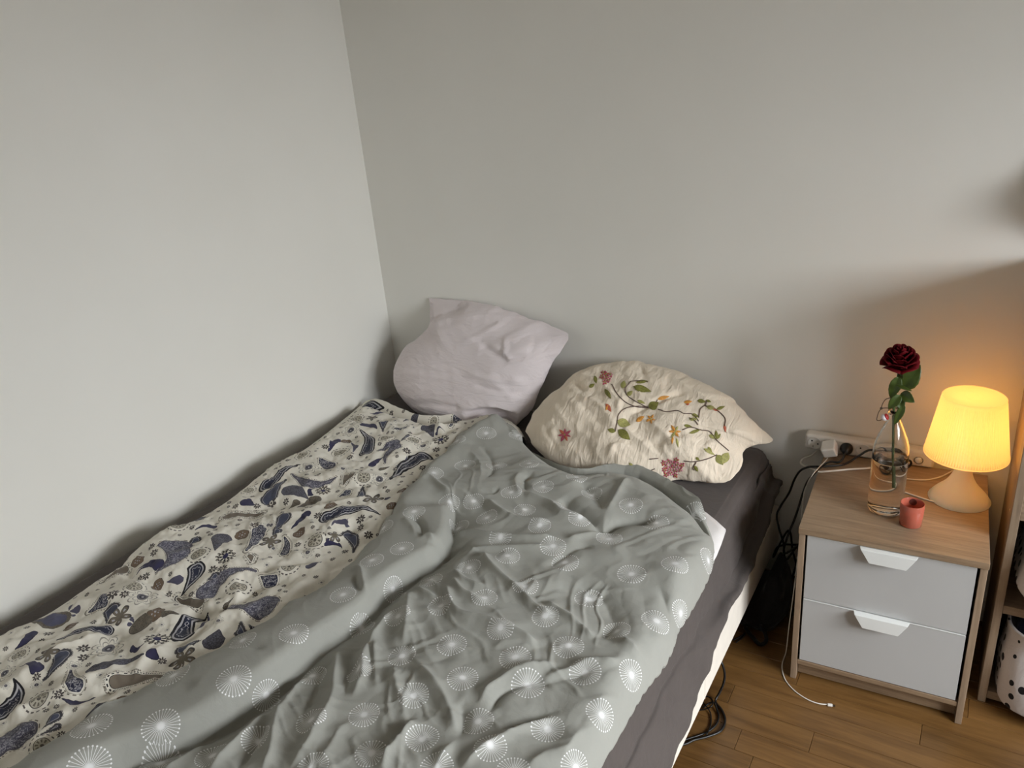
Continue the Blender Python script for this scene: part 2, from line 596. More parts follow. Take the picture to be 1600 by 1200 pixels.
def shade_mat():
    t = NT('lamp_shade_plastic')
    tr = t.n('ShaderNodeBsdfTranslucent'); tr.inputs[0].default_value = (0.95, 0.76, 0.40, 1)
    df = t.n('ShaderNodeBsdfDiffuse'); df.inputs[0].default_value = (0.86, 0.82, 0.72, 1)
    mx = t.n('ShaderNodeMixShader'); mx.inputs[0].default_value = 0.6
    t.t.links.new(df.outputs[0], mx.inputs[1]); t.t.links.new(tr.outputs[0], mx.inputs[2])
    em = t.n('ShaderNodeEmission'); em.inputs[0].default_value = (1.0, 0.45, 0.10, 1); em.inputs[1].default_value = SHADE_GLOW
    ad = t.n('ShaderNodeAddShader')
    t.t.links.new(mx.outputs[0], ad.inputs[0]); t.t.links.new(em.outputs[0], ad.inputs[1])
    t.t.links.new(ad.outputs[0], t.t.nodes['Material Output'].inputs[0])
    return t.m


SHADE_GLOW = 0.62
MAT_SHADE = shade_mat()
MAT_LBASE = plain('lamp_base_plastic', (238, 230, 214), 0.3, 0.01, 20, Subsurface_Weight=0.2)


def bulb_mat():
    t = NT('frosted_bulb')
    t.put(t.b.inputs['Emission Color'], (1.0, 0.62, 0.24)); t.put(t.b.inputs['Emission Strength'], 6.0)
    return t.out((0.9, 0.85, 0.75), 0.4)


MAT_BULB = bulb_mat()
MAT_ROSE = plain('rose_petal', (90, 5, 14), 0.7, 0.2, 60, 0.2, 300, Specular_IOR_Level=0.15)
MAT_RLEAF = plain('rose_leaf', (62, 78, 24), 0.42, 0.2, 70, 0.25, 160)
MAT_RSTEM = plain('rose_stem', (66, 80, 40), 0.5, 0.15)
MAT_WAX = plain('candle_wax', (214, 110, 84), 0.5, 0.08, 40, Subsurface_Weight=0.3)
MAT_SOOT = plain('burnt_wick', (40, 22, 16), 0.9, 0.3)
MAT_CERAM = plain('stopper_ceramic', (224, 218, 222), 0.3, 0.03)
MAT_RED = plain('red_rubber', (178, 40, 44), 0.5, 0.1)
t_ = NT('window_pane')
_tr = t_.n('ShaderNodeBsdfTransparent'); _gl = t_.n('ShaderNodeBsdfGlossy'); _gl.inputs['Roughness'].default_value = 0.02
_mx = t_.n('ShaderNodeMixShader'); _mx.inputs[0].default_value = 0.06
t_.t.links.new(_tr.outputs[0], _mx.inputs[1]); t_.t.links.new(_gl.outputs[0], _mx.inputs[2])
t_.t.links.new(_mx.outputs[0], t_.t.nodes['Material Output'].inputs[0])
MAT_PANE = t_.m

# ------------------------------------------------------------------ room
RX, RY, RZ = WALL_X, -3.45, 2.50
tag(box('wall_left', -0.10, 0.0, RY-0.1, 0.1, -0.05, RZ+0.05, MAT_WALL, r=0), kind='structure')
tag(box('wall_back', 0.0, RX+0.12, 0.0, 0.1, -0.05, RZ+0.05, MAT_WALL, r=0), kind='structure')
tag(box('wall_front', 0.0, RX+0.12, RY-0.1, RY, -0.05, RZ+0.05, MAT_WALL, r=0), kind='structure')
tag(box('ceiling', 0.0, RX, RY, 0.0, RZ, RZ+0.05, MAT_CEIL, r=0), kind='structure')
Vw, Fw = [], []
for a in ((RY, WIN_Y0, 0, RZ), (WIN_Y1, 0.0, 0, RZ), (WIN_Y0, WIN_Y1, 0, WIN_Z0), (WIN_Y0, WIN_Y1, WIN_Z1, RZ)):
    k = len(Vw)*8
    Vw.append(boxv(RX, RX+0.12, a[0], a[1], a[2], a[3])); Fw += [[q+k for q in f] for f in BOXF]
tag(mesh('wall_right', np.vstack(Vw), Fw, MAT_WALL), kind='structure')
wr = bpy.data.objects.new('window_1', None); COL.objects.link(wr); wr.location = (RX, WIN_Y0, WIN_Z0)
ORG[wr.name] = Vector(wr.location); tag(wr, kind='structure')
for a in ((WIN_Y0, WIN_Y0+0.05, WIN_Z0, WIN_Z1), (WIN_Y1-0.05, WIN_Y1, WIN_Z0, WIN_Z1), (WIN_Y0+0.05, WIN_Y1-0.05, WIN_Z0, WIN_Z0+0.05),
          (WIN_Y0+0.05, WIN_Y1-0.05, WIN_Z1-0.05, WIN_Z1), ((WIN_Y0+WIN_Y1)/2-0.03, (WIN_Y0+WIN_Y1)/2+0.03, WIN_Z0+0.05, WIN_Z1-0.05)):
    box('window_frame', RX+0.03, RX+0.09, *a, MAT_TRIM, wr, 0.003)
for a in ((WIN_Y0+0.05, (WIN_Y0+WIN_Y1)/2-0.03), ((WIN_Y0+WIN_Y1)/2+0.03, WIN_Y1-0.05)):
    box('pane', RX+0.058, RX+0.062, a[0], a[1], WIN_Z0+0.05, WIN_Z1-0.05, MAT_PANE, wr, 0)
box('window_sill', RX-0.10, RX+0.03, WIN_Y0-0.05, WIN_Y1+0.05, WIN_Z0-0.03, WIN_Z0, MAT_TRIM, wr, 0.004)

# floor: a base slab with single oak strips laid on it
flo = tag(box('floor', 0.0, RX, RY, 0.0, -0.05, -0.010, MAT_FLOORB, r=0), kind='structure')
box('plank', 0.0, 0.96, RY, 0.0, -0.010, 0.0, MAT_FLOORB, flo, r=0)   # the floor hidden under the bed
PW = 0.0706
plank_mesh = {}
nrow = int(math.ceil(-RY/PW))
cnt = 0
for k in range(nrow):
    y1 = -0.0005-k*PW
    y0 = max(y1-PW+0.0009, RY+0.001)
    x = 0.96 - random.uniform(0, 0.2)
    first = True
    while x < RX-0.02:
        ln = random.choice((0.42, 0.56, 0.70, 0.84)) if y1 > -1.6 else 1.3
        xa = max(x, 0.96) + 0.0005; xb = min(x+ln, RX) - 0.0005
        x += ln
        if xb-xa < 0.02: continue
        key = (round(xb-xa, 4), round(y1-y0, 4))
        if key not in plank_mesh:
            w, h = (xb-xa)/2, (y1-y0)/2
            V = boxv(-w, w, -h, h, -0.010, 0.0)
            V[4:, :2] *= 1.0
            me = bpy.data.meshes.new('plank')
            bm = bmesh.new()
            vv = [bm.verts.new(p) for p in V]
            for f in BOXF: bm.faces.new([vv[q] for q in f])
            top = [e for e in bm.edges if all(v.co.z > -0.001 for v in e.verts)]
            bmesh.ops.bevel(bm, geom=top, offset=0.0007, segments=1, affect='EDGES')
            bm.to_mesh(me); bm.free(); me.materials.append(MAT_FLOOR)
            plank_mesh[key] = me
        o = bpy.data.objects.new('plank', plank_mesh[key]); COL.objects.link(o)
        o.location = ((xa+xb)/2, (y0+y1)/2, 0); o.parent = flo
        cnt += 1
tag(box('baseboard_back', 0.0, RX, -0.014, 0.0, 0.0, 0.075, MAT_TRIM, r=0.003), kind='structure')

# ------------------------------------------------------------------ bed base and mattress
BX0, BX1, BY0, BY1 = 0.03, 1.537, -2.06, -0.016
bed = thing('bed_base', 'white upholstered bed base on short legs under the dark sheet', 'bed base', (0.78, -1.03, 0))
rim = box('base_frame', BX0, BX1, BY0, BY1, 0.124, 0.258, MAT_BED, bed, 0.008, seg=3)
for sx in (0.16, 1.36):
    for sy in (-0.22, -1.86):
        lathe('leg', [(0.0, 0), (0.024, 0), (0.030, 0.124), (0.0, 0.124)], (sx, sy, 0), MAT_DARK, bed, 20)
box('seam_panel', BX1-0.006, BX1+0.0012, -0.775, -0.773, 0.130, 0.25, MAT_BED, bed, 0.0004)

ZM = 0.460
mat_t = thing('mattress', 'thick mattress in a wrinkled charcoal grey fitted sheet', 'mattress', (0.77, -1.02, 0.258))
box('mattress_core', 0.045, 1.49, -2.03, -0.03, 0.2585, 0.450, MAT_MATT, mat_t, 0.03, seg=4)
ny, prof_n = 300, None
ys = np.linspace(-0.022, -2.045, ny)
_hem = [xp(u, v, 1.545) for u, v in [(1208, 780), (1197, 825), (1180, 885), (1160, 920), (1140, 954), (1123, 995), (1108, 1040), (1082, 1113), (1056, 1180)]]
hem_y = [0.0]+[q[1] for q in _hem]+[-1.3, -2.1]
hem_z = [0.335]+[q[2] for q in _hem]+[0.13, 0.13]
fold_y = [0.0, -0.08, -0.19, -0.39, -0.57, -0.85, -1.07, -1.19, -2.1]
fold_z = [0.365, 0.36, 0.331, 0.285, 0.297, 0.330, 0.336, 0.33, 0.33]
rows = []
for y in ys:
    hz = np.interp(y, hem_y[::-1], hem_z[::-1]); fz = np.interp(y, fold_y[::-1], fold_z[::-1])
    fz = max(fz, hz+0.03)
    e = 0.012*math.exp(-((y+0.022)/0.03)**2) + 0.0
    out = 0.010*math.sin(y*21)+0.006*math.sin(y*47+1)
    fl = sstep(0.0, -0.25, y)
    ctrl = [(0.034, 0.262), (0.034, 0.35), (0.036, 0.43), (0.052, 0.453), (0.08, ZM), (0.4, ZM+0.001), (0.8, ZM+0.001), (1.2, ZM+0.001), (1.43, ZM),
            (1.468, ZM-0.004), (1.486, ZM-0.018), (1.494, ZM-0.045), (1.498+0.004*fl, (ZM+fz)/2), (1.506+0.004*fl+out*0.2, fz+0.012),
            (1.508+out*0.3, fz), (1.514+0.006*fl+out*0.4, fz-0.012), (1.526+0.010*fl+out*0.3, (fz*0.55+hz*0.45)), (1.538+0.006*fl+out*0.15, hz+0.012), (1.539+0.006*fl+out*0.15, hz)]
    cp = spline([(a, 0, b) for a, b in ctrl], 6)
    cp[:, 1] = y
    cp[:, 2] -= e*(cp[:, 2] > 0.4)
    rows.append(cp)
S = np.array(rows)
nz = fbm(S[..., 1]*7, S[..., 2]*9+S[..., 0]*5, 3, 4)
S[..., 2] += np.where(S[..., 2] > 0.44, 0.0016*(nz+1)*1.0, 0)
side = (S[..., 0] > 1.49)
S[..., 0] += np.where(side, 0.0035*fbm(S[..., 1]*16+S[..., 2]*10, S[..., 2]*14, 5, 3) + 0.004*ridged(S[..., 1]*3.0+S[..., 2]*8, S[..., 2]*5, 9), 0)
S[..., 0] = np.where((S[..., 2] < 0.262) & side, np.maximum(S[..., 0], BX1+0.004), S[..., 0])
mesh('fitted_sheet', S.reshape(-1, 3), gridf(S.shape[0], S.shape[1])[:, ::-1], MAT_SHEET, mat_t, True)


# ------------------------------------------------------------------ duvets
def chaikin(P, k=2):
    P = np.asarray(P, float)
    for _ in range(k):
        Q = np.empty((2*len(P), P.shape[1]))
        Q[0] = P[0]; Q[-1] = P[-1]
        Q[1:-1:2] = 0.75*P[:-1]+0.25*P[1:]
        Q[2:-1:2] = 0.25*P[:-1]+0.75*P[1:]
        P = Q
    return P


def resample(P, n):
    P = np.asarray(P, float)
    s = np.r_[0, np.cumsum(np.linalg.norm(np.diff(P, axis=0), axis=1))]
    t = np.linspace(0, s[-1], n)
    return np.stack([np.interp(t, s, P[:, i]) for i in range(P.shape[1])], -1)


def coons(head, foot, left, right):
    n, k = len(left), len(head)
    s = np.linspace(0, 1, n)[:, None, None]; t = np.linspace(0, 1, k)[None, :, None]
    return ((1-t)*left[:, None]+t*right[:, None] + (1-s)*head[None]+s*foot[None]
            - ((1-s)*(1-t)*head[0]+(1-s)*t*head[-1]+s*(1-t)*foot[0]+s*t*foot[-1]))


def pldist(X, Y, P):
    """distance to a polyline, signed (+ on the left of its run), arc length of the nearest point, total length"""
    best = np.full(X.shape, 1e9); sg = np.zeros(X.shape); ar = np.zeros(X.shape); acc = 0.0
    for a, b in zip(P[:-1], P[1:]):
        dx, dy = b[0]-a[0], b[1]-a[1]; l2 = dx*dx+dy*dy+1e-12
        t = np.clip(((X-a[0])*dx+(Y-a[1])*dy)/l2, 0, 1)
        d = np.hypot(X-a[0]-t*dx, Y-a[1]-t*dy)
        c = dx*(Y-a[1])-dy*(X-a[0])
        w = d < best
        best = np.where(w, d, best); sg = np.where(w, np.sign(c), sg); ar = np.where(w, acc+t*math.sqrt(l2), ar)
        acc += math.sqrt(l2)
    return best, best*sg, ar, acc


def px(L, z):
    return np.array([zp(u, v, z)[:2] for u, v in L])


def rnd_prof(d, w):
    q = np.clip(d/w, 0, 1)
    return np.sqrt(np.clip(1-(1-q)**2, 0, 1))


G_LEFT = np.vstack([px([(762, 648), (735, 660), (700, 690), (675, 715), (650, 740), (622, 780), (600, 810), (575, 842), (552, 868), (530, 888), (500, 908), (430, 955), (350, 1000), (270, 1042), (180, 1092), (110, 1135), (60, 1165)], 0.545),
                    [(0.605, -1.95), (0.60, -2.07)]])
G_HEAD = np.vstack([px([(762, 648), (785, 648), (805, 660), (830, 690), (858, 712), (880, 724), (905, 731)], 0.53), px([(940, 735), (985, 736), (1030, 757), (1065, 785), (1088, 802), (1104, 822)], 0.51)])
G_RIGHT = np.vstack([px([(1104, 822), (1116, 850), (1117, 872), (1106, 905), (1092, 930), (1076, 960), (1058, 985), (1056, 1000), (1042, 1035), (1017, 1065), (999, 1090), (977, 1130), (942, 1190)], 0.464),
                     [(1.515, -1.6), (1.52, -2.07)]])
G_FOOT = np.array([(0.60, -2.07), (1.52, -2.07)])
P_LEFT = np.vstack([px([(562, 626), (530, 652), (490, 684), (455, 708), (430, 720), (405, 735), (370, 762), (335, 788), (290, 812), (245, 832), (225, 842), (205, 853), (192, 868), (182, 884), (150, 897), (110, 925), (60, 957), (0, 983)], 0.485)+(0.002, 0.0),
                    [(0.11, -1.85), (0.10, -2.07)]])
P_HEAD = px([(562, 626), (590, 632), (640, 650), (672, 657), (715, 653), (760, 644), (790, 645), (812, 655), (822, 674)], 0.515)
_gl = chaikin(G_LEFT, 2)
P_RIGHT = np.vstack([P_HEAD[-1:], [P_HEAD[-1]+(0.0, -0.1)], _gl[_gl[:, 1] < P_HEAD[-1][1]-0.2]+(0.17, 0)])
P_FOOT = np.array([(0.10, -2.07), P_RIGHT[-1]])
V1 = chaikin(np.vstack([px([(706, 764), (705, 790), (701, 837), (676, 862), (641, 881), (594, 915), (574, 945), (535, 971), (495, 996), (457, 1029), (405, 1071), (340, 1106), (265, 1140), (195, 1163), (150, 1187)], 0.55), [(0.70, -1.93), (0.70, -2.2)]]), 1)

P_RIDGE = [  # pixels of the photograph, height in mm, width in mm
    ([(60, 1020), (110, 1000), (150, 985), (185, 990)], 12, 14), ([(120, 975), (180, 962), (240, 950), (300, 955)], 11, 16), ([(190, 880), (210, 890), (250, 905), (300, 930), (325, 952)], -14, 16),
    ([(325, 952), (360, 930), (400, 905), (450, 885)], -10, 14), ([(325, 955), (300, 985), (250, 1000)], -8, 14), ([(345, 945), (365, 925), (372, 905)], 9, 10),
    ([(290, 980), (350, 950), (400, 945)], 8, 18), ([(200, 840), (240, 850), (280, 870)], 10, 22), ([(380, 880), (430, 872), (480, 862), (520, 862)], -9, 12),
    ([(430, 800), (480, 790), (530, 775), (570, 770)], 9, 16), ([(470, 745), (520, 740), (560, 740), (620, 735)], 8, 18), ([(400, 770), (450, 775), (500, 770)], -8, 14),
    ([(600, 665), (640, 675), (680, 660), (720, 655)], 9, 13), ([(628, 676), (660, 668), (690, 655)], -8, 8), ([(560, 700), (600, 710), (650, 700)], 7, 16), ([(480, 835), (540, 825), (590, 815)], 8, 16),
    ([(0, 1010), (50, 990), (90, 985)], -9, 12), ([(0, 1110), (60, 1085), (120, 1060), (160, 1050)], 9, 18), ([(130, 1085), (190, 1060), (240, 1045)], -6, 12), ([(240, 1085), (180, 1115), (110, 1150)], 6, 15),
    ([(310, 1000), (330, 1030), (345, 1045)], 7, 12), ([(420, 930), (455, 940), (480, 935)], 8, 14), ([(540, 880), (560, 865), (580, 860)], -8, 10), ([(95, 935), (150, 925), (200, 930)], 9, 18)]
G_RIDGE = [
    ([(702, 818), (729, 819), (766, 829), (822, 837), (870, 838)], 12, 9), ([(759, 775), (790, 799), (822, 809), (860, 814)], 12, 10), ([(817, 764), (860, 781), (877, 799), (915, 806), (938, 816)], 13, 11),
    ([(874, 770), (915, 795), (941, 817), (971, 802), (1024, 800)], -22, 17), ([(723, 859), (747, 849), (794, 849), (860, 851)], 10, 9), ([(755, 855), (764, 876), (804, 911), (841, 945), (870, 957)], 13, 10),
    ([(846, 930), (887, 957), (932, 989)], 12, 9), ([(962, 987), (984, 1000), (1020, 1019)], 11, 9), ([(932, 985), (950, 975), (962, 960)], -10, 12), ([(708, 881), (714, 894), (738, 909), (766, 915)], 12, 9),
    ([(704, 898), (721, 920), (738, 930), (760, 942)], 11, 8), ([(642, 905), (665, 922), (689, 932)], 13, 9), ([(697, 909), (702, 932), (716, 956), (762, 969), (841, 999)], 13, 9), ([(637, 912), (635, 952), (629, 1000)], 12, 13),
    ([(611, 943), (588, 971), (569, 1009), (562, 1050)], 12, 10), ([(584, 990), (584, 1040), (588, 1070)], 9, 9), ([(572, 980), (580, 1030), (585, 1060)], -6, 8), ([(614, 1030), (616, 1050), (622, 1078), (638, 1098)], 10, 9),
    ([(648, 1033), (672, 1056), (695, 1087), (714, 1136)], 11, 9), ([(716, 1146), (722, 1120), (720, 1090)], -11, 11), ([(870, 1030), (830, 1038), (794, 1050), (766, 1069), (747, 1091)], 12, 10), ([(860, 1048), (804, 1063), (778, 1080), (762, 1105)], -9, 8),
    ([(870, 1112), (830, 1124), (794, 1142), (757, 1164), (719, 1196)], 11, 8), ([(860, 1102), (820, 1116), (780, 1135)], -7, 9), ([(652, 1115), (625, 1149), (607, 1172), (590, 1200)], 16, 11), ([(640, 1112), (612, 1148), (590, 1180)], -10, 12),
    ([(710, 1153), (691, 1177), (676, 1198)], 10, 8), ([(840, 1053), (887, 1040), (924, 1029), (971, 1029)], 9, 8), ([(830, 1062), (880, 1050), (930, 1042)], -6, 8), ([(990, 1012), (1003, 1029), (1027, 1053)], 9, 8), ([(1014, 995), (1022, 1010), (1025, 1031)], 8, 7),
    ([(982, 737), (967, 761), (949, 791)], 10, 9), ([(905, 745), (930, 765), (945, 790)], -12, 16), ([(416, 1095), (382, 1125), (347, 1162), (319, 1192)], 14, 10), ([(414, 1106), (392, 1146), (364, 1190)], -12, 11),
    ([(525, 1001), (521, 1041), (516, 1087), (487, 1144), (450, 1192)], 10, 10), ([(478, 1037), (459, 1059), (431, 1106), (420, 1162), (405, 1198)], 11, 9), ([(570, 1007), (566, 1050), (549, 1080)], 9, 9), ([(500, 1020), (492, 1060), (470, 1110)], -8, 10),
    ([(545, 1000), (542, 1050), (535, 1080)], -7, 8), ([(550, 890), (565, 900), (570, 922), (578, 936)], 11, 7), ([(556, 905), (558, 920), (566, 935)], -9, 7), ([(654, 747), (672, 745), (691, 760), (706, 770)], 12, 8), ([(641, 809), (657, 822), (662, 845)], -11, 8), ([(630, 812), (645, 830), (652, 846)], 6, 9),
    ([(654, 848), (671, 845), (682, 852)], 12, 6), ([(665, 855), (690, 850), (720, 838)], -10, 7), ([(778, 757), (770, 765), (750, 762)], -7, 7), ([(832, 734), (819, 745), (822, 762)], -10, 9), ([(815, 735), (805, 748), (812, 770)], 7, 9), ([(752, 690), (765, 705), (770, 730), (760, 745)], -7, 9), ([(735, 700), (748, 715), (752, 740)], 6, 10),
    ([(725, 760), (745, 775), (760, 790)], -6, 9), ([(345, 1010), (380, 1018), (420, 1030)], -6, 12), ([(300, 1075), (330, 1085), (370, 1085)], 5, 12), ([(880, 840), (900, 835), (960, 815)], 8, 10), ([(850, 880), (900, 850), (930, 845)], -7, 12),
    ([(900, 900), (940, 920), (960, 960)], -7, 16), ([(1030, 905), (1045, 940), (1048, 980)], -8, 12), ([(920, 1090), (960, 1075), (1000, 1060)], 7, 10), ([(880, 1180), (900, 1140), (950, 1110)], 8, 14), ([(820, 1195), (850, 1170), (900, 1160)], 8, 12),
    ([(240, 1195), (280, 1160), (320, 1130)], 9, 12), ([(200, 1195), (240, 1175), (290, 1150)], -8, 12), ([(500, 1190), (520, 1150), (545, 1120)], 7, 12), ([(770, 1010), (790, 1000), (840, 1010)], 6, 12)]


def creases(X, Y, ang, seed, fa=30.0, fl=3.2):
    """short sharp wrinkles running along one direction, in patches"""
    c, s_ = math.cos(ang), math.sin(ang)
    wx = X+0.03*fbm(X*7, Y*7, seed, 2); wy = Y+0.03*fbm(X*7+9, Y*7, seed+1, 2)
    a = wx*c+wy*s_; b = -wx*s_+wy*c
    r_ = np.clip(1-np.abs(vnoise(a*fl, b*fa, seed+2))*3.0, 0, 1)
    return r_*sstep(0.0, 0.5, vnoise(X*5+3, Y*5, seed+3))


def add_ridges(X, Y, Z, R, gain=1.0):
    for P, amp, w in R:
        Q = spline(np.c_[px(P, 0.545), np.zeros(len(P))], 4)[:, :2]
        d, _, ar, tot = pldist(X, Y, Q)
        taper = sstep(-0.002, 0.03, ar)*sstep(-0.002, 0.03, tot-ar)
        taper = 0.15+0.85*taper
        Z = Z + gain*amp*0.00125*taper*np.exp(-(d/(w*0.001*1.15))**1.25)
    return Z


HP = 0.058


def z_pais(X, Y, detail=True):
    dl, _, _, _ = pldist(X, Y, chaikin(P_LEFT, 1)); dh, _, _, _ = pldist(X, Y, chaikin(P_HEAD, 1))
    Z = ZM+0.006 + HP*np.sin(np.clip(dl/0.125, 0, 1)*math.pi/2)*rnd_prof(dh, 0.07)
    soft = sstep(0, 0.06, np.minimum(dl*0.6, dh))
    if not detail:
        return Z + soft*0.010*fbm(X*6, Y*6, 11, 1)
    Z = Z + soft*(0.012*fbm(X*9, Y*9, 11, 2) + 0.0045*fbm(X*26+Y*8, Y*30, 23, 3) + 0.004*(ridged(X*11+Y*5, Y*17-X*4, 31)-0.4))
    Z = Z + soft*(0.0035*creases(X, Y, 0.2, 401)+0.0035*creases(X, Y, -0.6, 411, 36))
    return add_ridges(X, Y, Z, P_RIDGE, 1.0*np.clip(soft+0.15, 0, 1))


def z_grey(X, Y):
    dr1, _, _, _ = pldist(X, Y, chaikin(G_RIGHT, 1)); dh, _, _, _ = pldist(X, Y, chaikin(G_HEAD, 1))
    dl, _, _, _ = pldist(X, Y, _gl)
    zq = 1-np.exp(-dl/0.018)
    zp0 = z_pais(X, Y)*(1-zq) + (z_pais(X, Y, False)+0.004)*zq
    ze = ZM+0.004
    main = ze + 0.068*rnd_prof(dr1, 0.055)*(0.25+0.75*rnd_prof(dh, 0.10))*rnd_prof(dh, 0.012)
    soft = sstep(0, 0.05, np.minimum(dr1, dh))
    _, sd, ar, tot = pldist(X, Y, V1)
    sd = -sd                                    # + on the wall side of the long crease
    fade = sstep(0.0, 0.10, ar)*1.0
    w1 = sstep(-0.006, 0.012, sd)
    w = fade*w1 + (1-fade)*np.exp(-(dl/0.055)**2)
    band = zp0 + 0.007 + 0.030*(1-np.exp(-dl/0.035)) - fade*0.020*np.exp(-(sd/0.014)**2)
    lo = fade*0.040*np.exp(-np.clip(-sd, 0, 1)/0.05)
    mainf = main - lo + soft*(0.010*fbm(X*6, Y*6, 41, 2) + 0.0012*fbm(X*24-Y*10, Y*24+X*6, 43, 2) + 0.003*(np.abs(ridged(X*13-Y*8, Y*9+X*5, 47))-0.4))
    Z = w*band + (1-w)*mainf
    Z = Z + soft*(1-0.75*w)*(0.0036*creases(X, Y, -0.5, 301) + 0.0036*creases(X, Y, -1.1, 311) + 0.0025*creases(X, Y, 0.3, 321))
    return add_ridges(X, Y, Z, G_RIDGE, np.clip(soft+0.2, 0, 1)*np.clip(0.1+0.9*sstep(0, 0.03, dl), 0, 1))


def grid_bvh(G):
    Fc = gridf(G.shape[0], G.shape[1])
    return BVHTree.FromPolygons(G.reshape(-1, 3).tolist(), Fc.tolist()), Fc


# paisley duvet
NS, NTT = 430, 240
XY = coons(resample(chaikin(P_HEAD, 2), NTT), resample(P_FOOT, NTT), resample(chaikin(P_LEFT, 2), NS), resample(P_RIGHT, NS))
X, Y = XY[..., 0], XY[..., 1]
Z = z_pais(X, Y)
_, sL, arL, _ = pldist(X, Y, _gl)
under = sstep(-0.010, 0.028, sL)*sstep(0.0, 0.03, arL)
Z = Z*(1-under) + (ZM+0.008)*under
GP = np.stack([X, Y, Z], -1)
bvh_p, F_p = grid_bvh(GP)
pd = mesh('paisley_duvet', GP.reshape(-1, 3), F_p, MAT_PAIS, None, True, origin=(0.4, -1.0, ZM))
tag(pd, 'cream duvet printed with navy and taupe paisley along the wall', 'duvet')

# grey duvet
NS2, NT2 = 440, 300
XY = coons(resample(chaikin(G_HEAD, 2), NT2), resample(G_FOOT, NT2), resample(_gl, NS2), resample(chaikin(G_RIGHT, 2), NS2))
X, Y = XY[..., 0], XY[..., 1]
Z = z_grey(X, Y)
_dv = Vector((0, 0, -1))
for i_ in range(NS2):
    for j_ in range(NT2):
        h_ = bvh_p.ray_cast(Vector((X[i_, j_], Y[i_, j_], 1.0)), _dv)
        if h_[0] is not None and Z[i_, j_] < h_[0].z+0.0035:
            Z[i_, j_] = h_[0].z+0.0035
Z = np.maximum(Z, ZM+0.0042)
GG = np.stack([X, Y, Z], -1)
curl = [GG]                                            # the hanging side turns under itself
for dx_, dz_ in ((0.0015, -0.004), (0.0005, -0.009), (-0.004, -0.013), (-0.012, -0.015)):
    c_ = GG[:, -1:]+np.array([dx_, 0, dz_])
    c_[..., 2] = np.where(c_[..., 0] < 1.490, np.maximum(c_[..., 2], ZM+0.0042), c_[..., 2])
    curl.append(c_)
GG = np.concatenate(curl, 1)
bvh_g, F_g = grid_bvh(GG)
gd = thing('grey_duvet', 'crumpled grey duvet printed with white starbursts lying over the paisley one', 'duvet', (1.1, -1.1, ZM))
cover = mesh('duvet_cover', GG.reshape(-1, 3), F_g, MAT_GREY, gd, True)
# pale lining showing at the turned corner
LQ = px([(1060, 772), (1082, 779), (1084, 790), (1104, 802), (1120, 815), (1134, 828), (1128, 846), (1120, 866), (1112, 880), (1098, 880), (1075, 840), (1050, 800)], 0.468)
lv = np.c_[LQ, np.full(len(LQ), ZM+0.010)]
cx_ = lv.mean(0)
rings = [lv, lv*0.6+cx_*0.4+(0, 0, 0.006), lv*0.15+cx_*0.85+(0, 0, 0.008)]
low = lv.copy(); low[:, 2] = ZM+0.003
lvv = np.vstack([low]+rings)
mesh('lining', lvv, gridf(4, len(lv), True).tolist()+[[3*len(lv)+i for i in range(len(lv))]], MAT_LINING, gd, True)


def hit(bvh, u, v):
    d = ray(u, v)
    h = bvh.ray_cast(Vector(CAM), Vector(d).normalized())
    return (np.array(h[0]), np.array(h[1])) if h[0] is not None else (None, None)


# starbursts: centre and half widths in the photograph
STARS = [(760, 677, 16), (810, 680, 15), (714, 689, 14), (727, 728, 17), (776, 727, 17), (827, 724, 16), (849, 760, 17), (678, 739, 16), (702, 784, 16), (740, 783, 16), (799, 769, 17), (647, 799, 18), (820, 796, 16),
         (761, 809, 18), (599, 825, 17), (843, 821, 18), (716, 826, 15), (782, 839, 18), (628, 857, 16), (793, 868, 20), (901, 746, 17), (925, 774, 17), (986, 789, 19), (951, 787, 15), (907, 807, 17), (1024, 817, 22),
         (1082, 807, 20), (952, 842, 21), (864, 853, 21), (883, 879, 22), (987, 897, 23), (1055, 880, 22), (1107, 876, 21), (581, 875, 18), (673, 906, 18), (733, 887, 17), (614, 921, 17), (689, 947, 20), (757, 934, 20),
         (821, 916, 21), (622, 963, 19), (782, 980, 22), (852, 962, 21), (628, 1025, 21), (706, 1007, 24), (805, 1027, 26), (723, 1059, 25), (560, 1044, 21), (565, 982, 16), (920, 936, 23), (1064, 959, 22), (1026, 970, 24),
         (964, 986, 21), (888, 1008, 25), (915, 1053, 26), (987, 1055, 25), (1038, 1046, 20), (940, 1117, 24), (984, 1106, 24), (646, 1087, 23), (825, 1072, 27), (747, 1127, 25), (569, 1117, 25), (660, 1155, 27), (581, 1176, 27),
         (766, 1164, 26), (856, 1140, 27), (682, 1199, 24), (802, 1206, 27), (459, 989, 23), (365, 1060, 27), (553, 985, 18), (488, 1010, 17), (488, 1056, 21), (416, 1086, 22), (343, 1112, 25), (486, 1125, 25), (405, 1159, 25),
         (332, 1181, 27), (488, 1200, 27), (379, 1000, 22), (271, 1055, 27), (251, 1134, 29), (143, 1134, 31), (139, 1200, 33), (250, 1192, 31), (536, 929, 21), (585, 922, 18), (879, 792, 14), (928, 836, 17), (900, 1200, 26)]


def face_data(G, Fc):
    V = G.reshape(-1, 3)
    return V, V[Fc].mean(1)


def set_corner_vec(me, name, arr):
    at = me.attributes.new(name, 'FLOAT_VECTOR', 'CORNER')
    at.data.foreach_set('vector', np.ascontiguousarray(arr, np.float32).ravel())


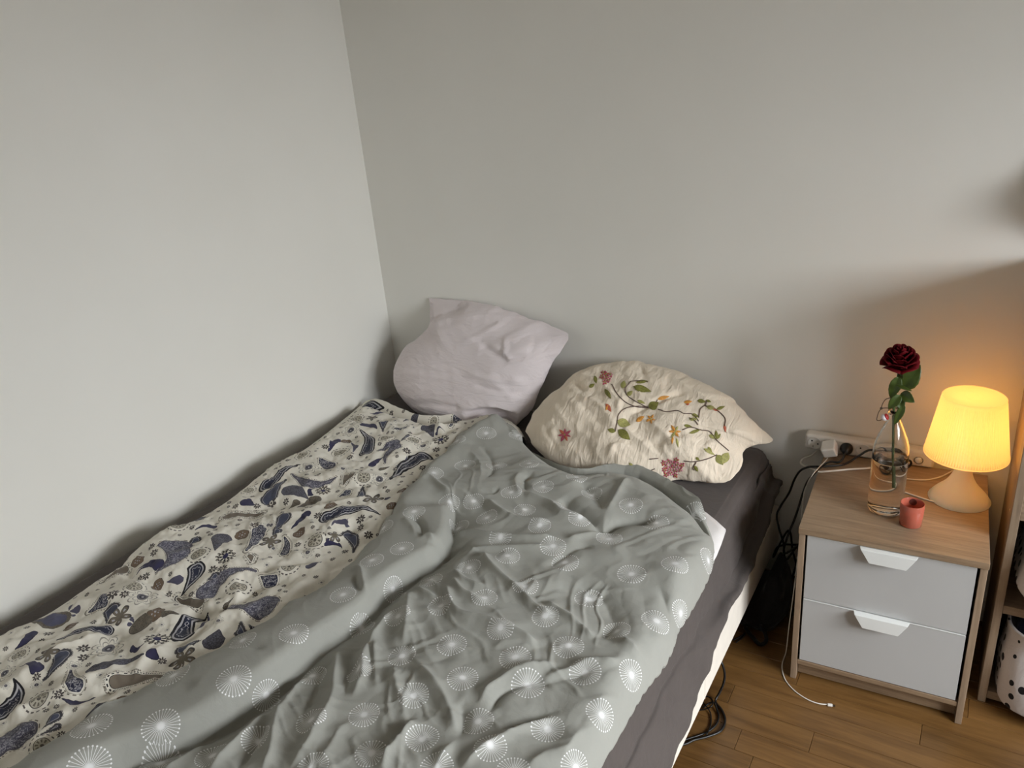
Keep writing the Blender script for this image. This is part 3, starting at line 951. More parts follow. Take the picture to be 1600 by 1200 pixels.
V, FCn = face_data(GG, F_g)
suv = np.zeros((len(F_g), 4, 3)); best = np.full(len(F_g), 1.08)
star_c = []
for (u, v, r) in STARS:
    c, n = hit(bvh_g, u, v)
    if c is None: continue
    if any(np.linalg.norm(c-q) < 0.063 for q in star_c): continue
    star_c.append(c)
    dist = (c-CAM) @ _fw
    R = float(np.clip(r*dist/F, 0.030, 0.041))
    near = np.where(np.linalg.norm(FCn-c, axis=1) < R*1.25)[0]
    if len(near) == 0: continue
    P3 = V[F_g[near]] - c
    # mean normal of the neighbourhood
    a = V[F_g[near, 1]]-V[F_g[near, 0]]; b = V[F_g[near, 3]]-V[F_g[near, 0]]
    nn = np.cross(a, b).sum(0); nn /= np.linalg.norm(nn)
    if nn[2] < 0: nn = -nn
    e1 = np.cross((0, 1, 0), nn); e1 /= np.linalg.norm(e1); e2 = np.cross(nn, e1)
    L = np.stack([P3@e1/R, P3@e2/R], -1)
    # length along the cloth, not its shadow: stretch by the share that stands up
    h = P3@nn/R
    rr = np.linalg.norm(L, axis=-1)+1e-9
    L = L*(np.sqrt(rr**2+0.35*h**2)/rr)[..., None]
    rc = np.linalg.norm(L.mean(1), axis=1)
    ok = rc < best[near]
    idx = near[ok]
    best[idx] = rc[ok]
    suv[idx, :, :2] = L[ok]; suv[idx, :, 2] = 1
set_corner_vec(cover.data, 'star_uv', suv)

# paisley motifs, read off enlarged windows of the photograph: (x0, y0, scale) then drops (kind, head, tail, width, bend) and rounds (kind, centre, radius)
N_, B_, C_, D_, T_, K_, L_, P_, R_, Y_ = range(1, 11)
E_, H_, G_, S_, O_, Z_ = range(11, 17)
WINDOWS = [
    ((0, 870, 5.333),
     [(T_, 1010, 120, 850, 215, .30, 0), (C_, 1300, 60, 1140, 145, .24, -.2), (D_, 850, 370, 735, 465, .42, 0), (P_, 645, 440, 575, 455, .35, 0), (P_, 590, 412, 572, 452, .4, 0), (P_, 612, 490, 580, 482, .4, 0),
      (R_, 460, 520, 200, 465, .38, 0), (L_, 110, 570, 0, 750, .25, 0), (C_, 255, 650, 130, 770, .28, .1), (L_, 930, 450, 890, 550, .62, 0), (P_, 1090, 512, 1128, 560, .35, 0), (P_, 1165, 515, 1132, 560, .3, 0), (P_, 1078, 562, 1122, 562, .3, 0),
      (Y_, 1150, 590, 1480, 475, .17, .1), (N_, 880, 620, 480, 690, .14, -.12), (C_, 1110, 765, 1200, 720, .3, -.3), (C_, 1260, 800, 1335, 862, .5, 0), (K_, 800, 930, 1190, 810, .17, .03), (L_, 505, 830, 360, 1030, .32, .12),
      (C_, 290, 915, 165, 915, .42, -.25), (D_, 630, 1065, 590, 935, .5, .2), (T_, 980, 1035, 1380, 1000, .12, .06), (L_, 1525, 760, 1600, 715, .55, 0)],
     [(H_, 1315, 240, 50), (Z_, 580, 345, 95), (O_, 1190, 335, 105), (H_, 590, 580, 62), (S_, 410, 640, 40), (G_, 1000, 500, 95), (H_, 1295, 455, 72), (S_, 695, 765, 48), (S_, 700, 840, 45), (O_, 905, 770, 130), (Z_, 1310, 680, 95), (G_, 400, 795, 95),
      (E_, 160, 820, 80), (O_, 620, 910, 55), (G_, 1510, 865, 100), (S_, 1040, 310, 40), (S_, 1165, 185, 30), (S_, 1215, 160, 34), (S_, 725, 315, 22), (O_, 40, 970, 85), (S_, 305, 1000, 34), (S_, 490, 1150, 40), (S_, 1350, 870, 34), (S_, 940, 300, 50), (S_, 670, 190, 50), (E_, 1120, 245, 70)]),
    ((0, 1020, 6.667),
     [(N_, 20, 600, 140, 270, .34, -.20), (B_, 170, 850, -150, 1150, .44, 0), (L_, 570, 665, 440, 790, .42, 0), (L_, 590, 765, 400, 865, .18, 0), (C_, 790, 530, 990, 465, .28, -.1), (C_, 740, 520, 645, 475, .3, 0), (K_, 1040, 590, 780, 790, .30, .06)],
     [(E_, 405, 475, 140), (S_, 610, 430, 44), (S_, 480, 600, 34), (E_, 440, 970, 120), (H_, 1290, 500, 60), (O_, 380, 335, 55)]),
    ((180, 780, 6.154),
     [(B_, 570, 490, 390, 705, .46, .28), (N_, 280, 345, 470, 230, .28, 0), (C_, 390, 620, 200, 700, .26, -.2), (D_, 810, 190, 740, 95, .55, .1), (K_, 930, 65, 1165, 5, .22, 0), (C_, 940, 270, 770, 295, .2, -.15), (C_, 1250, 25, 1350, 65, .35, 0), (T_, 1080, 168, 1420, 130, .10, 0),
      (D_, 1385, 300, 1262, 490, .26, .05), (L_, 1555, 310, 1500, 355, .5, 0), (K_, 1020, 380, 960, 490, .75, 0), (L_, 775, 390, 690, 435, .38, 0), (T_, 1300, 545, 1310, 600, .6, 0), (N_, 780, 690, 640, 925, .28, .08), (P_, 610, 775, 500, 795, .36, 0), (L_, 960, 740, 885, 775, .5, 0),
      (B_, 900, 890, 1350, 690, .21, .14), (D_, 1490, 790, 1400, 740, .65, 0), (T_, 810, 1005, 600, 955, .2, .05), (B_, 1420, 1035, 1060, 1060, .37, 0), (Y_, 1060, 1040, 1140, 940, .14, .1)],
     [(O_, 200, 460, 85), (H_, 215, 590, 68), (E_, 612, 250, 98), (H_, 1220, 345, 70), (S_, 1345, 250, 44), (G_, 1490, 405, 100), (E_, 800, 522, 108), (S_, 350, 460, 36), (S_, 375, 512, 40), (Z_, 1060, 545, 90), (H_, 410, 835, 62), (E_, 180, 835, 95), (O_, 265, 940, 130), (S_, 940, 675, 46),
      (S_, 1030, 665, 50), (E_, 1180, 835, 112), (H_, 385, 1080, 88), (S_, 730, 915, 34), (S_, 515, 920, 34), (S_, 530, 720, 22), (S_, 740, 265, 30), (S_, 1155, 70, 34), (S_, 1365, 60, 34), (O_, 1500, 250, 50), (O_, 110, 540, 55)]),
    ((180, 900, 6.154),
     [(N_, 660, 560, 890, 370, .33, .16), (P_, 820, 490, 890, 390, .2, -.2), (K_, 955, 620, 1000, 510, .9, 0), (L_, 1205, 545, 1208, 440, .58, 0), (L_, 1350, 520, 1290, 470, .6, 0), (L_, 650, 700, 820, 620, .36, 0)],
     [(G_, 650, 795, 130), (S_, 455, 820, 36), (S_, 55, 725, 26), (O_, 990, 430, 50)]),
    ((380, 700, 6.154),
     [(D_, 820, 175, 735, 95, .48, .1), (N_, 235, 370, 540, 160, .18, .10), (T_, 200, 150, 290, 130, .32, 0), (L_, 255, 475, 410, 305, .27, 0), (K_, 470, 395, 625, 490, .45, 0), (B_, 620, 345, 890, 285, .18, -.1), (B_, 610, 345, 470, 250, .2, 0),
      (C_, 650, 445, 710, 385, .25, .3), (D_, 1000, 430, 920, 470, .4, 0), (L_, 1135, 455, 1150, 370, .5, 0), (T_, 1020, 265, 960, 355, .4, 0), (Y_, 670, 535, 520, 570, .4, 0), (Y_, 510, 540, 430, 590, .4, 0), (N_, 830, 675, 1310, 640, .17, .20), (P_, 970, 715, 850, 745, .24, -.2),
      (P_, 1000, 745, 1010, 680, .3, .3), (L_, 390, 670, 285, 825, .3, 0), (C_, 605, 640, 465, 775, .2, 0), (C_, 40, 510, 110, 555, .45, 0), (D_, 400, 1000, 395, 855, .33, -.15), (L_, 1020, 850, 1060, 1000, .5, .22), (C_, 800, 915, 950, 965, .18, .18), (P_, 650, 1135, 750, 1095, .35, 0), (P_, 1390, 485, 1345, 485, .5, 0), (P_, 30, 355, 160, 280, .2, -.2)],
     [(E_, 570, 65, 75), (E_, 930, 45, 80), (O_, 630, 185, 100), (Z_, 770, 410, 70), (G_, 1250, 490, 100), (E_, 1160, 280, 88), (O_, 1310, 300, 90), (S_, 715, 260, 40), (S_, 430, 110, 30), (S_, 1020, 90, 30), (H_, 840, 555, 64), (S_, 110, 745, 42), (S_, 720, 650, 42), (S_, 1130, 685, 46), (S_, 1205, 835, 42),
      (S_, 1225, 660, 22), (H_, 540, 825, 64), (E_, 690, 885, 105), (G_, 880, 835, 66), (E_, 440, 1140, 100), (O_, 620, 1000, 60), (H_, 1425, 550, 55), (H_, 1530, 410, 55), (S_, 525, 930, 34), (S_, 410, 515, 30), (E_, 50, 405, 70), (S_, 270, 530, 55), (O_, 960, 195, 55), (S_, 1130, 765, 34), (S_, 980, 990, 34), (O_, 290, 965, 40), (S_, 135, 555, 26), (O_, 240, 740, 45)]),
    ((500, 610, 7.27),
     [(N_, 530, 182, 725, 200, .24, 0), (P_, 690, 250, 565, 255, .25, .15), (Y_, 310, 255, 250, 290, .35, 0), (D_, 150, 395, 205, 325, .5, 0), (L_, 720, 355, 715, 465, .5, 0), (C_, 510, 390, 645, 435, .27, .14), (N_, 530, 690, 460, 450, .36, -.26), (P_, 410, 640, 355, 595, .35, 0), (P_, 400, 630, 375, 700, .3, 0), (C_, 190, 570, 95, 692, .27, 0),
      (D_, 95, 855, 20, 770, .5, 0), (D_, 870, 430, 1000, 395, .18, -.25), (K_, 1070, 325, 950, 350, .3, 0), (K_, 1230, 420, 1285, 530, .75, 0), (B_, 840, 595, 660, 685, .3, 0), (B_, 860, 640, 740, 825, .22, -.15), (C_, 1330, 490, 1420, 470, .22, .6), (C_, 590, 845, 745, 740, .16, 0), (N_, 1140, 765, 785, 1010, .22, -.06), (P_, 960, 825, 860, 855, .3, .2), (P_, 970, 810, 990, 745, .3, 0),
      (Y_, 690, 890, 790, 868, .2, 0), (D_, 1560, 330, 1480, 405, .3, .1), (L_, 1000, 520, 920, 575, .25, 0)],
     [(E_, 410, 325, 92), (O_, 350, 455, 105), (G_, 590, 310, 65), (E_, 760, 525, 98), (H_, 300, 590, 64), (E_, 235, 700, 98), (S_, 60, 640, 42), (S_, 340, 755, 40), (E_, 1060, 570, 86), (Z_, 1370, 560, 95), (O_, 1170, 630, 90), (S_, 985, 685, 48), (S_, 1320, 675, 48), (S_, 1165, 875, 46), (S_, 805, 275, 34), (E_, 90, 475, 60), (S_, 270, 370, 26), (S_, 205, 490, 26), (S_, 860, 890, 36),
      (S_, 440, 125, 36), (E_, 1290, 345, 60), (O_, 850, 345, 50), (O_, 395, 195, 55)])]
V, FCn = face_data(GP, F_p)
muv = np.zeros((len(F_p), 4, 3)); mpar = np.zeros((len(F_p), 4, 3)); best = np.full(len(F_p), 1e9)
MARGIN = {B_: 4.2, D_: 8.0, T_: 12.5, L_: 2.5}


def frame(c, n, ax):
    e1 = ax/np.linalg.norm(ax); e2 = np.cross(n, e1); e2 /= np.linalg.norm(e2)
    return e1, np.cross(e2, n) if False else e1, e2


def put_drop(kind, h, tpt, w, bend):
    L = np.linalg.norm(tpt-h)
    if L < 0.004: return
    e1 = (tpt-h)/L
    n = np.array([0, 0, 1.0]); e2 = np.cross(n, e1); e2 /= np.linalg.norm(e2)
    near = np.where(np.linalg.norm(FCn-(h+tpt)/2, axis=1) < L*(0.55+w+abs(bend))+0.016)[0]
    if not len(near): return
    P3 = V[F_p[near]]-h
    u = P3@e1/L; v = P3@e2/L
    um, vm = u.mean(1), v.mean(1)
    uc = np.clip(um, 0, 1)
    d = (np.hypot(um-uc, vm-4*uc*(1-uc)*bend) - (w*(1-uc)+0.03))*L*1000
    ok = (d < MARGIN.get(kind, 1.5)+1.5) & (d < best[near])
    i = near[ok]; best[i] = d[ok]
    muv[i, :, 0] = u[ok]; muv[i, :, 1] = v[ok]; muv[i, :, 2] = L*1000
    mpar[i] = (kind, w, bend)


def put_round(kind, c, R, a):
    near = np.where(np.linalg.norm(FCn-c, axis=1) < R*1.2)[0]
    if not len(near): return
    e1 = np.array([math.cos(a), math.sin(a), 0]); e2 = np.array([-math.sin(a), math.cos(a), 0])
    P3 = V[F_p[near]]-c
    u = P3@e1/R; v = P3@e2/R
    r = np.hypot(u.mean(1), v.mean(1))
    d = (r-1)*R*1000
    ok = (d < 1.0) & (d < best[near])
    i = near[ok]; best[i] = d[ok]
    muv[i, :, 0] = u[ok]; muv[i, :, 1] = v[ok]; muv[i, :, 2] = R*1000
    mpar[i] = (kind, 0, 0)


for (x0, y0, sc), drops, rounds in WINDOWS:
    for k, hx, hy, tx, ty, w, b in drops:
        h, _ = hit(bvh_p, x0+hx/sc, y0+hy/sc); tp, _ = hit(bvh_p, x0+tx/sc, y0+ty/sc)
        if h is None: continue
        if tp is None:
            q = zp(x0+tx/sc, y0+ty/sc, h[2]); tp = q
        if np.linalg.norm(tp-h) > 0.25: continue
        # half width on the cloth, from the half width across the photograph
        ax = np.array([tx-hx, ty-hy], float)/sc; lp0 = np.linalg.norm(ax); pr = np.array([-ax[1], ax[0]])*max(w, 0.15)
        mid = (h+tp)/2
        q = zp(x0+(hx+tx)/2/sc+pr[0], y0+(hy+ty)/2/sc+pr[1], mid[2])-zp(x0+(hx+tx)/2/sc, y0+(hy+ty)/2/sc, mid[2])
        e1 = (tp-h)/np.linalg.norm(tp-h); q = q-e1*(q@e1)
        k_ = float(np.clip(np.linalg.norm(q)/np.linalg.norm(tp-h)/max(w, 0.15), 0.4, 1.3))
        put_drop(k, h, tp, w*0.84*k_, b*k_)
    for k, cx, cy, r in rounds:
        c, _ = hit(bvh_p, x0+cx/sc, y0+cy/sc)
        if c is None: continue
        put_round(k, c, r/sc*((c-CAM)@_fw)/F*1.12, random.uniform(0, 6))
# small sprigs in the gaps, and the same print beyond the picture's edge
free = np.where(best > 1e8)[0]
pts = FCn[rng.choice(free, 1500)]
kept = []
for c in pts:
    dd = np.linalg.norm(FCn-c, axis=1) < 0.011
    if (best[dd] < 1e8).any(): continue
    put_round(S_ if rng.random() < 0.75 else O_, c, rng.uniform(0.005, 0.009), rng.uniform(0, 6))
out_pts = FCn[(FCn[:, 1] < -1.80)]
for _ in range(60):
    c = out_pts[rng.integers(len(out_pts))]
    if (best[np.linalg.norm(FCn-c, axis=1) < 0.03] < 1e8).any(): continue
    a = rng.uniform(0, 6.28); l = rng.uniform(0.03, 0.08)
    put_drop(int(rng.integers(1, 8)), c, c+np.array([math.cos(a)*l, math.sin(a)*l, 0]), 0.32, rng.uniform(-.2, .2))
set_corner_vec(pd.data, 'motif_uv', muv)
set_corner_vec(pd.data, 'motif_par', mpar)


# ------------------------------------------------------------------ pillows
def inflate(name, out_px, plane_o, plane_n, T, mat, parent, centre_px, flats, seed, nb=260, nr=46, back=0.6, wr=1.0, folds=(), tuck=False):
    """a cushion: outline on its own leaning plane, blown up to both sides"""
    o3 = np.asarray(plane_o, float); n3 = np.asarray(plane_n, float); n3 /= np.linalg.norm(n3)
    ex = np.array([1.0, 0, 0]); ex -= n3*(ex@n3); ex /= np.linalg.norm(ex); ey = np.cross(n3, ex)

    def pl(u, v):
        d = ray(u, v); t = ((o3-CAM)@n3)/(d@n3); q = CAM+t*d-o3
        return np.array([q@ex, q@ey])
    B = np.array([pl(*p) for p in out_px]); B = np.vstack([B, B[:1]])
    B = resample(chaikin(B, 1), nb+1)[:-1]
    c = pl(*centre_px)
    fl = [(pl(a, b), r, k) for a, b, r, k in flats]
    fd = [(np.array([pl(*q) for q in P]), a, w) for P, a, w in folds]
    rho = 1-np.linspace(0, 1, nr)**1.55          # 1 rim .. 0 centre, dense near the rim
    Pq = c + (B[None]-c)*rho[:, None, None]
    X, Y = Pq[..., 0], Pq[..., 1]
    th = (1-np.clip(rho, 0, 1)**3.2)**0.62
    H = T*np.repeat(th[:, None], nb, 1)
    for q, r, k in fl:
        H = H*(1-k*np.exp(-((X-q[0])**2+(Y-q[1])**2)/r**2))
    edge = np.repeat(np.clip((1-rho)*4, 0, 1)[:, None], nb, 1)
    W = 0.006*fbm(X*11, Y*11, seed, 3)+0.0045*(ridged(X*9+Y*16, Y*7-X*5, seed+5)-0.4)+0.002*fbm(X*40+Y*20, Y*40, seed+9, 2)
    Hf = H + wr*W*edge
    for P, a, w in fd:
        d, _, ar, tot = pldist(X, Y, spline(np.c_[P, np.zeros(len(P))], 4)[:, :2])
        Hf = Hf + a*np.exp(-(d/w)**2)*(0.2+0.8*sstep(0, 0.03, ar)*sstep(0, 0.03, tot-ar))*edge
    rimw = 0.0035*fbm(np.cos(np.linspace(0, 6.283, nb, endpoint=False))*9, np.sin(np.linspace(0, 6.283, nb, endpoint=False))*9, seed+3, 2)
    Pq = Pq + ((B-c)/np.linalg.norm(B-c, axis=1)[:, None]*rimw[:, None])[None]*rho[:, None, None]**3
    X, Y = Pq[..., 0], Pq[..., 1]
    front = o3 + X[..., None]*ex+Y[..., None]*ey+Hf[..., None]*n3
    bk = o3 + X[..., None]*ex+Y[..., None]*ey-(H*back)[..., None]*n3
    for A in (front, bk):
        A[..., 1] = np.minimum(A[..., 1], -0.004-0.002*np.abs(vnoise(A[..., 0]*30, A[..., 2]*30, 2)))
        A[..., 2] = np.maximum(A[..., 2], ZM+0.007)
        if tuck:
            yh = np.interp(A[..., 0], P_HEAD[:, 0], P_HEAD[:, 1])+0.004-0.08*sstep(0.524, 0.575, A[..., 2])
            A[..., 1] = np.where(A[..., 2] < 0.575, np.maximum(A[..., 1], yh), A[..., 1])
    Vv = np.vstack([front.reshape(-1, 3), bk[1:].reshape(-1, 3)])
    Ff = gridf(nr, nb, True)
    idx = lambda i, j: j if i == 0 else nr*nb+(i-1)*nb+j
    i, j = np.meshgrid(np.arange(nr-1), np.arange(nb), indexing='ij')
    mp = np.vectorize(idx)
    j2 = (j+1) % nb
    Fb = np.stack([mp(i, j), mp(i+1, j), mp(i+1, j2), mp(i, j2)], -1).reshape(-1, 4)
    ob = mesh(name, Vv, np.vstack([Ff, Fb]), mat, parent, True)
    bm = bmesh.new(); bm.from_mesh(ob.data)
    bmesh.ops.remove_doubles(bm, verts=bm.verts, dist=1e-5)
    bmesh.ops.recalc_face_normals(bm, faces=bm.faces)
    bm.to_mesh(ob.data); bm.free()
    ob.data.polygons.foreach_set('use_smooth', [True]*len(ob.data.polygons))
    return ob, front


wp = thing('white_pillow', 'plump pale pinkish white pillow propped upright in the wall corner', 'pillow', (0.5, -0.2, ZM))
WO = [(670, 466), (695, 467), (716, 468), (750, 472), (784, 481), (814, 493), (852, 504), (873, 514), (892, 524), (877, 548), (863, 565), (855, 584), (850, 599), (840, 612), (838, 629), (822, 652), (800, 668), (760, 675), (720, 672), (680, 664), (652, 645), (634, 628), (620, 610), (615, 584), (620, 567), (633, 544), (660, 524), (674, 506), (672, 484)]
inflate('pillowcase', WO, (0.52, -0.130, 0.62), (0, -0.88, 0.475), 0.092, MAT_WPIL, wp, (742, 590),
        [(668, 462, 0.10, 1.0), (712, 466, 0.07, 0.7), (896, 524, 0.09, 1.0), (862, 506, 0.07, 0.7), (815, 490, 0.06, 0.4)], 51, wr=0.45, tuck=True,
        folds=[([(676, 508), (700, 492), (745, 478)], -0.010, 0.008), ([(672, 500), (690, 497), (715, 484)], 0.006, 0.006), ([(770, 542), (790, 556), (812, 566), (838, 562)], -0.012, 0.010), ([(806, 556), (815, 568), (826, 566)], 0.012, 0.007),
               ([(805, 530), (808, 550), (806, 566)], 0.008, 0.007), ([(840, 525), (845, 545), (840, 562)], -0.006, 0.007), ([(755, 590), (800, 600), (835, 598)], 0.007, 0.010), ([(760, 605), (800, 615), (832, 616)], -0.006, 0.008),
               ([(690, 510), (730, 500), (770, 495)], 0.005, 0.012), ([(735, 545), (770, 528), (800, 505)], 0.005, 0.012), ([(650, 632), (690, 634), (740, 640)], -0.007, 0.010), ([(640, 585), (690, 592), (740, 600)], 0.004, 0.010), ([(870, 520), (862, 540), (852, 560)], -0.004, 0.004)])

fp = thing('floral_pillow', 'cream pillow embroidered with pink and orange flowers and green vines', 'pillow', (1.15, -0.25, ZM))
FO = [(820, 674), (827, 656), (851, 626), (883, 603), (892, 590), (913, 578), (940, 570), (983, 564), (1010, 568), (1050, 578), (1085, 592), (1114, 604), (1141, 621), (1160, 639), (1184, 666), (1203, 681), (1209, 689), (1200, 694), (1178, 694), (1163, 703), (1161, 723), (1152, 740), (1139, 754), (1112, 754), (1082, 751), (1058, 748), (1039, 755), (1015, 760), (960, 760), (907, 748), (867, 728), (838, 704)]
fcover, ffront = inflate('pillowcase', FO, (1.10, -0.215, 0.565), (0, -0.60, 0.80), 0.085, MAT_FPIL, fp, (985, 668),
                         [(1209, 690, 0.08, 1.0), (1140, 752, 0.07, 0.8), (1050, 752, 0.06, 0.4), (822, 676, 0.06, 0.5)], 77, back=0.9, wr=1.15,
                         folds=[([(884, 600), (905, 610), (925, 630)], -0.012, 0.010), ([(890, 592), (912, 598), (930, 604)], 0.008, 0.007), ([(985, 690), (1000, 665), (1050, 640), (1080, 625)], -0.010, 0.010), ([(975, 680), (980, 650), (985, 640)], 0.006, 0.008),
                                ([(870, 640), (890, 670), (905, 700)], 0.006, 0.008), ([(905, 635), (930, 660), (960, 690)], -0.006, 0.009), ([(930, 640), (955, 660), (975, 690)], 0.007, 0.009), ([(1050, 585), (1045, 600), (1040, 615)], 0.005, 0.007),
                                ([(1000, 570), (1010, 590), (1015, 610)], -0.005, 0.007), ([(1100, 715), (1120, 705), (1150, 700)], 0.008, 0.008), ([(1085, 735), (1100, 715), (1108, 700)], -0.008, 0.007), ([(1140, 750), (1150, 725), (1158, 705)], -0.008, 0.007), ([(1020, 715), (1060, 700), (1110, 690)], -0.006, 0.010),
                                ([(850, 650), (865, 690), (880, 715)], -0.005, 0.007), ([(960, 730), (975, 715), (1000, 715)], 0.008, 0.009), ([(1165, 697), (1180, 690), (1203, 685)], -0.004, 0.005)])
bvh_f = BVHTree.FromPolygons(ffront.reshape(-1, 3).tolist(), gridf(ffront.shape[0], ffront.shape[1], True).tolist())


def onp(x, y, lift=0.0012):
    h, n = hit(bvh_f, 800+x/3.72, 540+y/3.72)
    if h is None: return None
    d = h-CAM
    if n@d > 0: n = -n
    return h+n*lift


def stitch_leaf(name, b, tp, w, mat, parent=None, lift=0.0012):
    """one embroidered leaf or petal lying on the cloth, 3 mm raised in the middle"""
    b = np.array(b, float); tp = np.array(tp, float); ax = tp-b; L = np.linalg.norm(ax); pr = np.array([-ax[1], ax[0]])/L
    rows = []
    for s in np.linspace(0, 1, 7):
        hw = L*w*math.sin(math.pi*min(1, max(0.0, s))**0.8)
        row = []
        for k in (-1, -0.5, 0, 0.5, 1):
            q = b+ax*s+pr*hw*k
            p = onp(q[0], q[1], lift+0.0010*(1-abs(k)))
            if p is None: return None
            row.append(p)
        rows.append(row)
    return mesh(name, np.array(rows).reshape(-1, 3), gridf(7, 5), mat, parent or fp, True)


STEMS = [[(580, 225), (610, 280), (660, 330), (720, 355), (790, 362)], [(690, 210), (660, 250), (670, 290), (720, 325), (790, 360)], [(690, 208), (740, 205), (790, 212)], [(800, 362), (740, 352), (660, 365), (620, 400), (610, 450), (600, 500)],
         [(850, 370), (900, 385), (960, 378), (1000, 395), (1050, 400), (1085, 440)], [(1085, 420), (1095, 370), (1125, 345), (1130, 320)], [(1125, 350), (1180, 370), (1220, 400), (1240, 430), (1235, 470)], [(990, 490), (1040, 475), (1100, 490), (1150, 500), (1190, 550), (1230, 585), (1260, 612)],
         [(1000, 670), (1060, 675), (1130, 660), (1190, 635)], [(1072, 678), (1052, 710), (1062, 724)], [(770, 742), (830, 715)], [(1030, 420), (1060, 435), (1082, 460)], [(800, 660), (850, 655)], [(845, 315), (835, 335)]]
for sp_ in STEMS:
    Q = spline(np.c_[np.array(sp_, float), np.zeros(len(sp_))], 6)[:, :2]
    P3 = [onp(a, b, 0.001) for a, b in Q]
    P3 = [p for p in P3 if p is not None]
    if len(P3) > 2:
        Vt, Ft = tube_vf(np.array(P3), 0.0015, 5)
        mesh('stem', Vt, Ft, E_STEM, fp, True)
LEAVES = [(640, 250, 655, 203, .28), (705, 238, 812, 268, .16), (720, 214, 795, 207, .12), (668, 292, 703, 264, .25), (540, 252, 578, 312, .16), (796, 365, 852, 330, .36), (610, 440, 690, 462, .28), (618, 488, 688, 548, .24), (602, 500, 555, 488, .26), (728, 318, 775, 337, .16), (1078, 320, 1127, 328, .22), (1130, 318, 1158, 330, .22), (1130, 355, 1185, 368, .2), (1188, 372, 1238, 354, .16),
          (1045, 398, 1087, 418, .2), (1030, 430, 1082, 428, .16), (1000, 463, 1052, 476, .16), (1030, 512, 1100, 485, .12), (1145, 520, 1192, 542, .2), (1190, 545, 1186, 490, .16), (1190, 545, 1213, 512, .18), (1115, 598, 1180, 638, .12), (1138, 588, 1162, 622, .18), (1190, 635, 1226, 695, .3), (1258, 622, 1214, 692, .26), (1060, 698, 1082, 732, .22), (1066, 652, 1092, 667, .25), (702, 702, 680, 680, .25), (448, 244, 482, 222, .25), (480, 176, 492, 222, .2), (735, 712, 715, 730, .2)]
for k, (a, b, c, d, w) in enumerate(LEAVES):
    stitch_leaf('leaf', (a, b), (c, d), w*1.15, E_LEAF if k % 3 else E_LEAF2)
for (a, b, c, d, w, mt) in [(545, 338, 578, 388, .22, E_RUST), (560, 345, 545, 378, .25, E_ORNG), (845, 312, 917, 294, .16, E_ORNG), (998, 332, 1048, 325, .2, E_ORNG), (1030, 340, 1010, 345, .3, E_RUST), (722, 442, 768, 413, .24, E_ORNG), (770, 415, 730, 425, .2, E_ORNG), (1234, 462, 1241, 503, .2, E_RUST), (1165, 368, 1205, 382, .16, E_RUST), (955, 538, 967, 594, .13, E_LEAF2), (935, 530, 930, 575, .14, E_ORNG)]:
    stitch_leaf('bud', (a, b), (c, d), w, mt)


def flower(cx, cy, n, r, mt, w=.26, a0=0.3, sq=1.0):
    f = mesh('flower', *(lambda P3: (np.array(P3), [list(range(len(P3)))]))([onp(cx+5*math.cos(t), cy+5*math.sin(t), 0.0028) for t in np.linspace(0, 6.283, 8, endpoint=False)]), E_LEAF2, fp, True)
    for k in range(n):
        t = a0+k*2*math.pi/n
        rr = r*(0.85+0.3*((k*7) % 5)/5)
        stitch_leaf('petal', (cx+3*math.cos(t), cy+3*math.sin(t)*sq), (cx+rr*math.cos(t), cy+rr*math.sin(t)*sq), w, mt[k % len(mt)], f, 0.0014+0.0005*(k % 2))


flower(308, 518, 7, 44, [E_PINK, E_RUST, E_PINK], .2)
flower(808, 428, 5, 30, [E_ORNG], .24, 0.2)
flower(948, 500, 6, 42, [E_ORNG, E_ORNG, E_LEAF2], .2, 0.0)
for k in range(15):
    t = k*2.399; r = 15*math.sqrt(k+0.2)
    flower(932+r*math.cos(t)*1.1, 706+r*math.sin(t)*0.95, 5, 19, [E_PINK, E_LPINK, E_LPINK] if k < 9 else [E_PINK, E_PINK, E_RUST], .34, k)
for k in range(8):
    t = k*2.399; r = 13*math.sqrt(k+0.2)
    flower(548+r*math.cos(t), 186+r*math.sin(t)*0.9, 5, 17, [E_PINK, E_LPINK] if k % 2 else [E_PINK, E_RUST], .34, k)

# ------------------------------------------------------------------ nightstand
NX, NY, NW, ND, NH, NA = 1.6788, -0.4763, 0.4144, 0.433, 0.487, 0.0409


def nsx(a, b, c):
    """a: along the front, b: to the wall, c: up"""
    return np.array([NX+math.cos(NA)*a-math.sin(NA)*b, NY+math.sin(NA)*a+math.cos(NA)*b, c])


ns = thing('nightstand', 'greyed oak nightstand with two pale grey drawers', 'nightstand', tuple(nsx(NW/2, ND/2, 0)))
box('table_top', 0, NW, 0, ND, NH-0.017, NH, MAT_OAK, ns, 0.0012, nsx)
box('side_panel', 0.0015, 0.0165, 0.004, ND-0.004, 0, NH-0.0172, MAT_OAKV, ns, 0.001, nsx)
box('side_panel', NW-0.0165, NW-0.0015, 0.004, ND-0.004, 0, NH-0.0172, MAT_OAKV, ns, 0.001, nsx)
box('back_panel', 0.017, NW-0.017, ND-0.012, ND-0.008, 0.05, NH-0.0175, MAT_OAKV, ns, 0, nsx)
box('bottom_board', 0.017, NW-0.017, 0.006, ND-0.013, 0.052, 0.066, MAT_OAK, ns, 0.001, nsx)
box('plinth', 0.017, NW-0.017, 0.030, 0.044, 0.004, 0.0518, MAT_OAK, ns, 0.001, nsx)
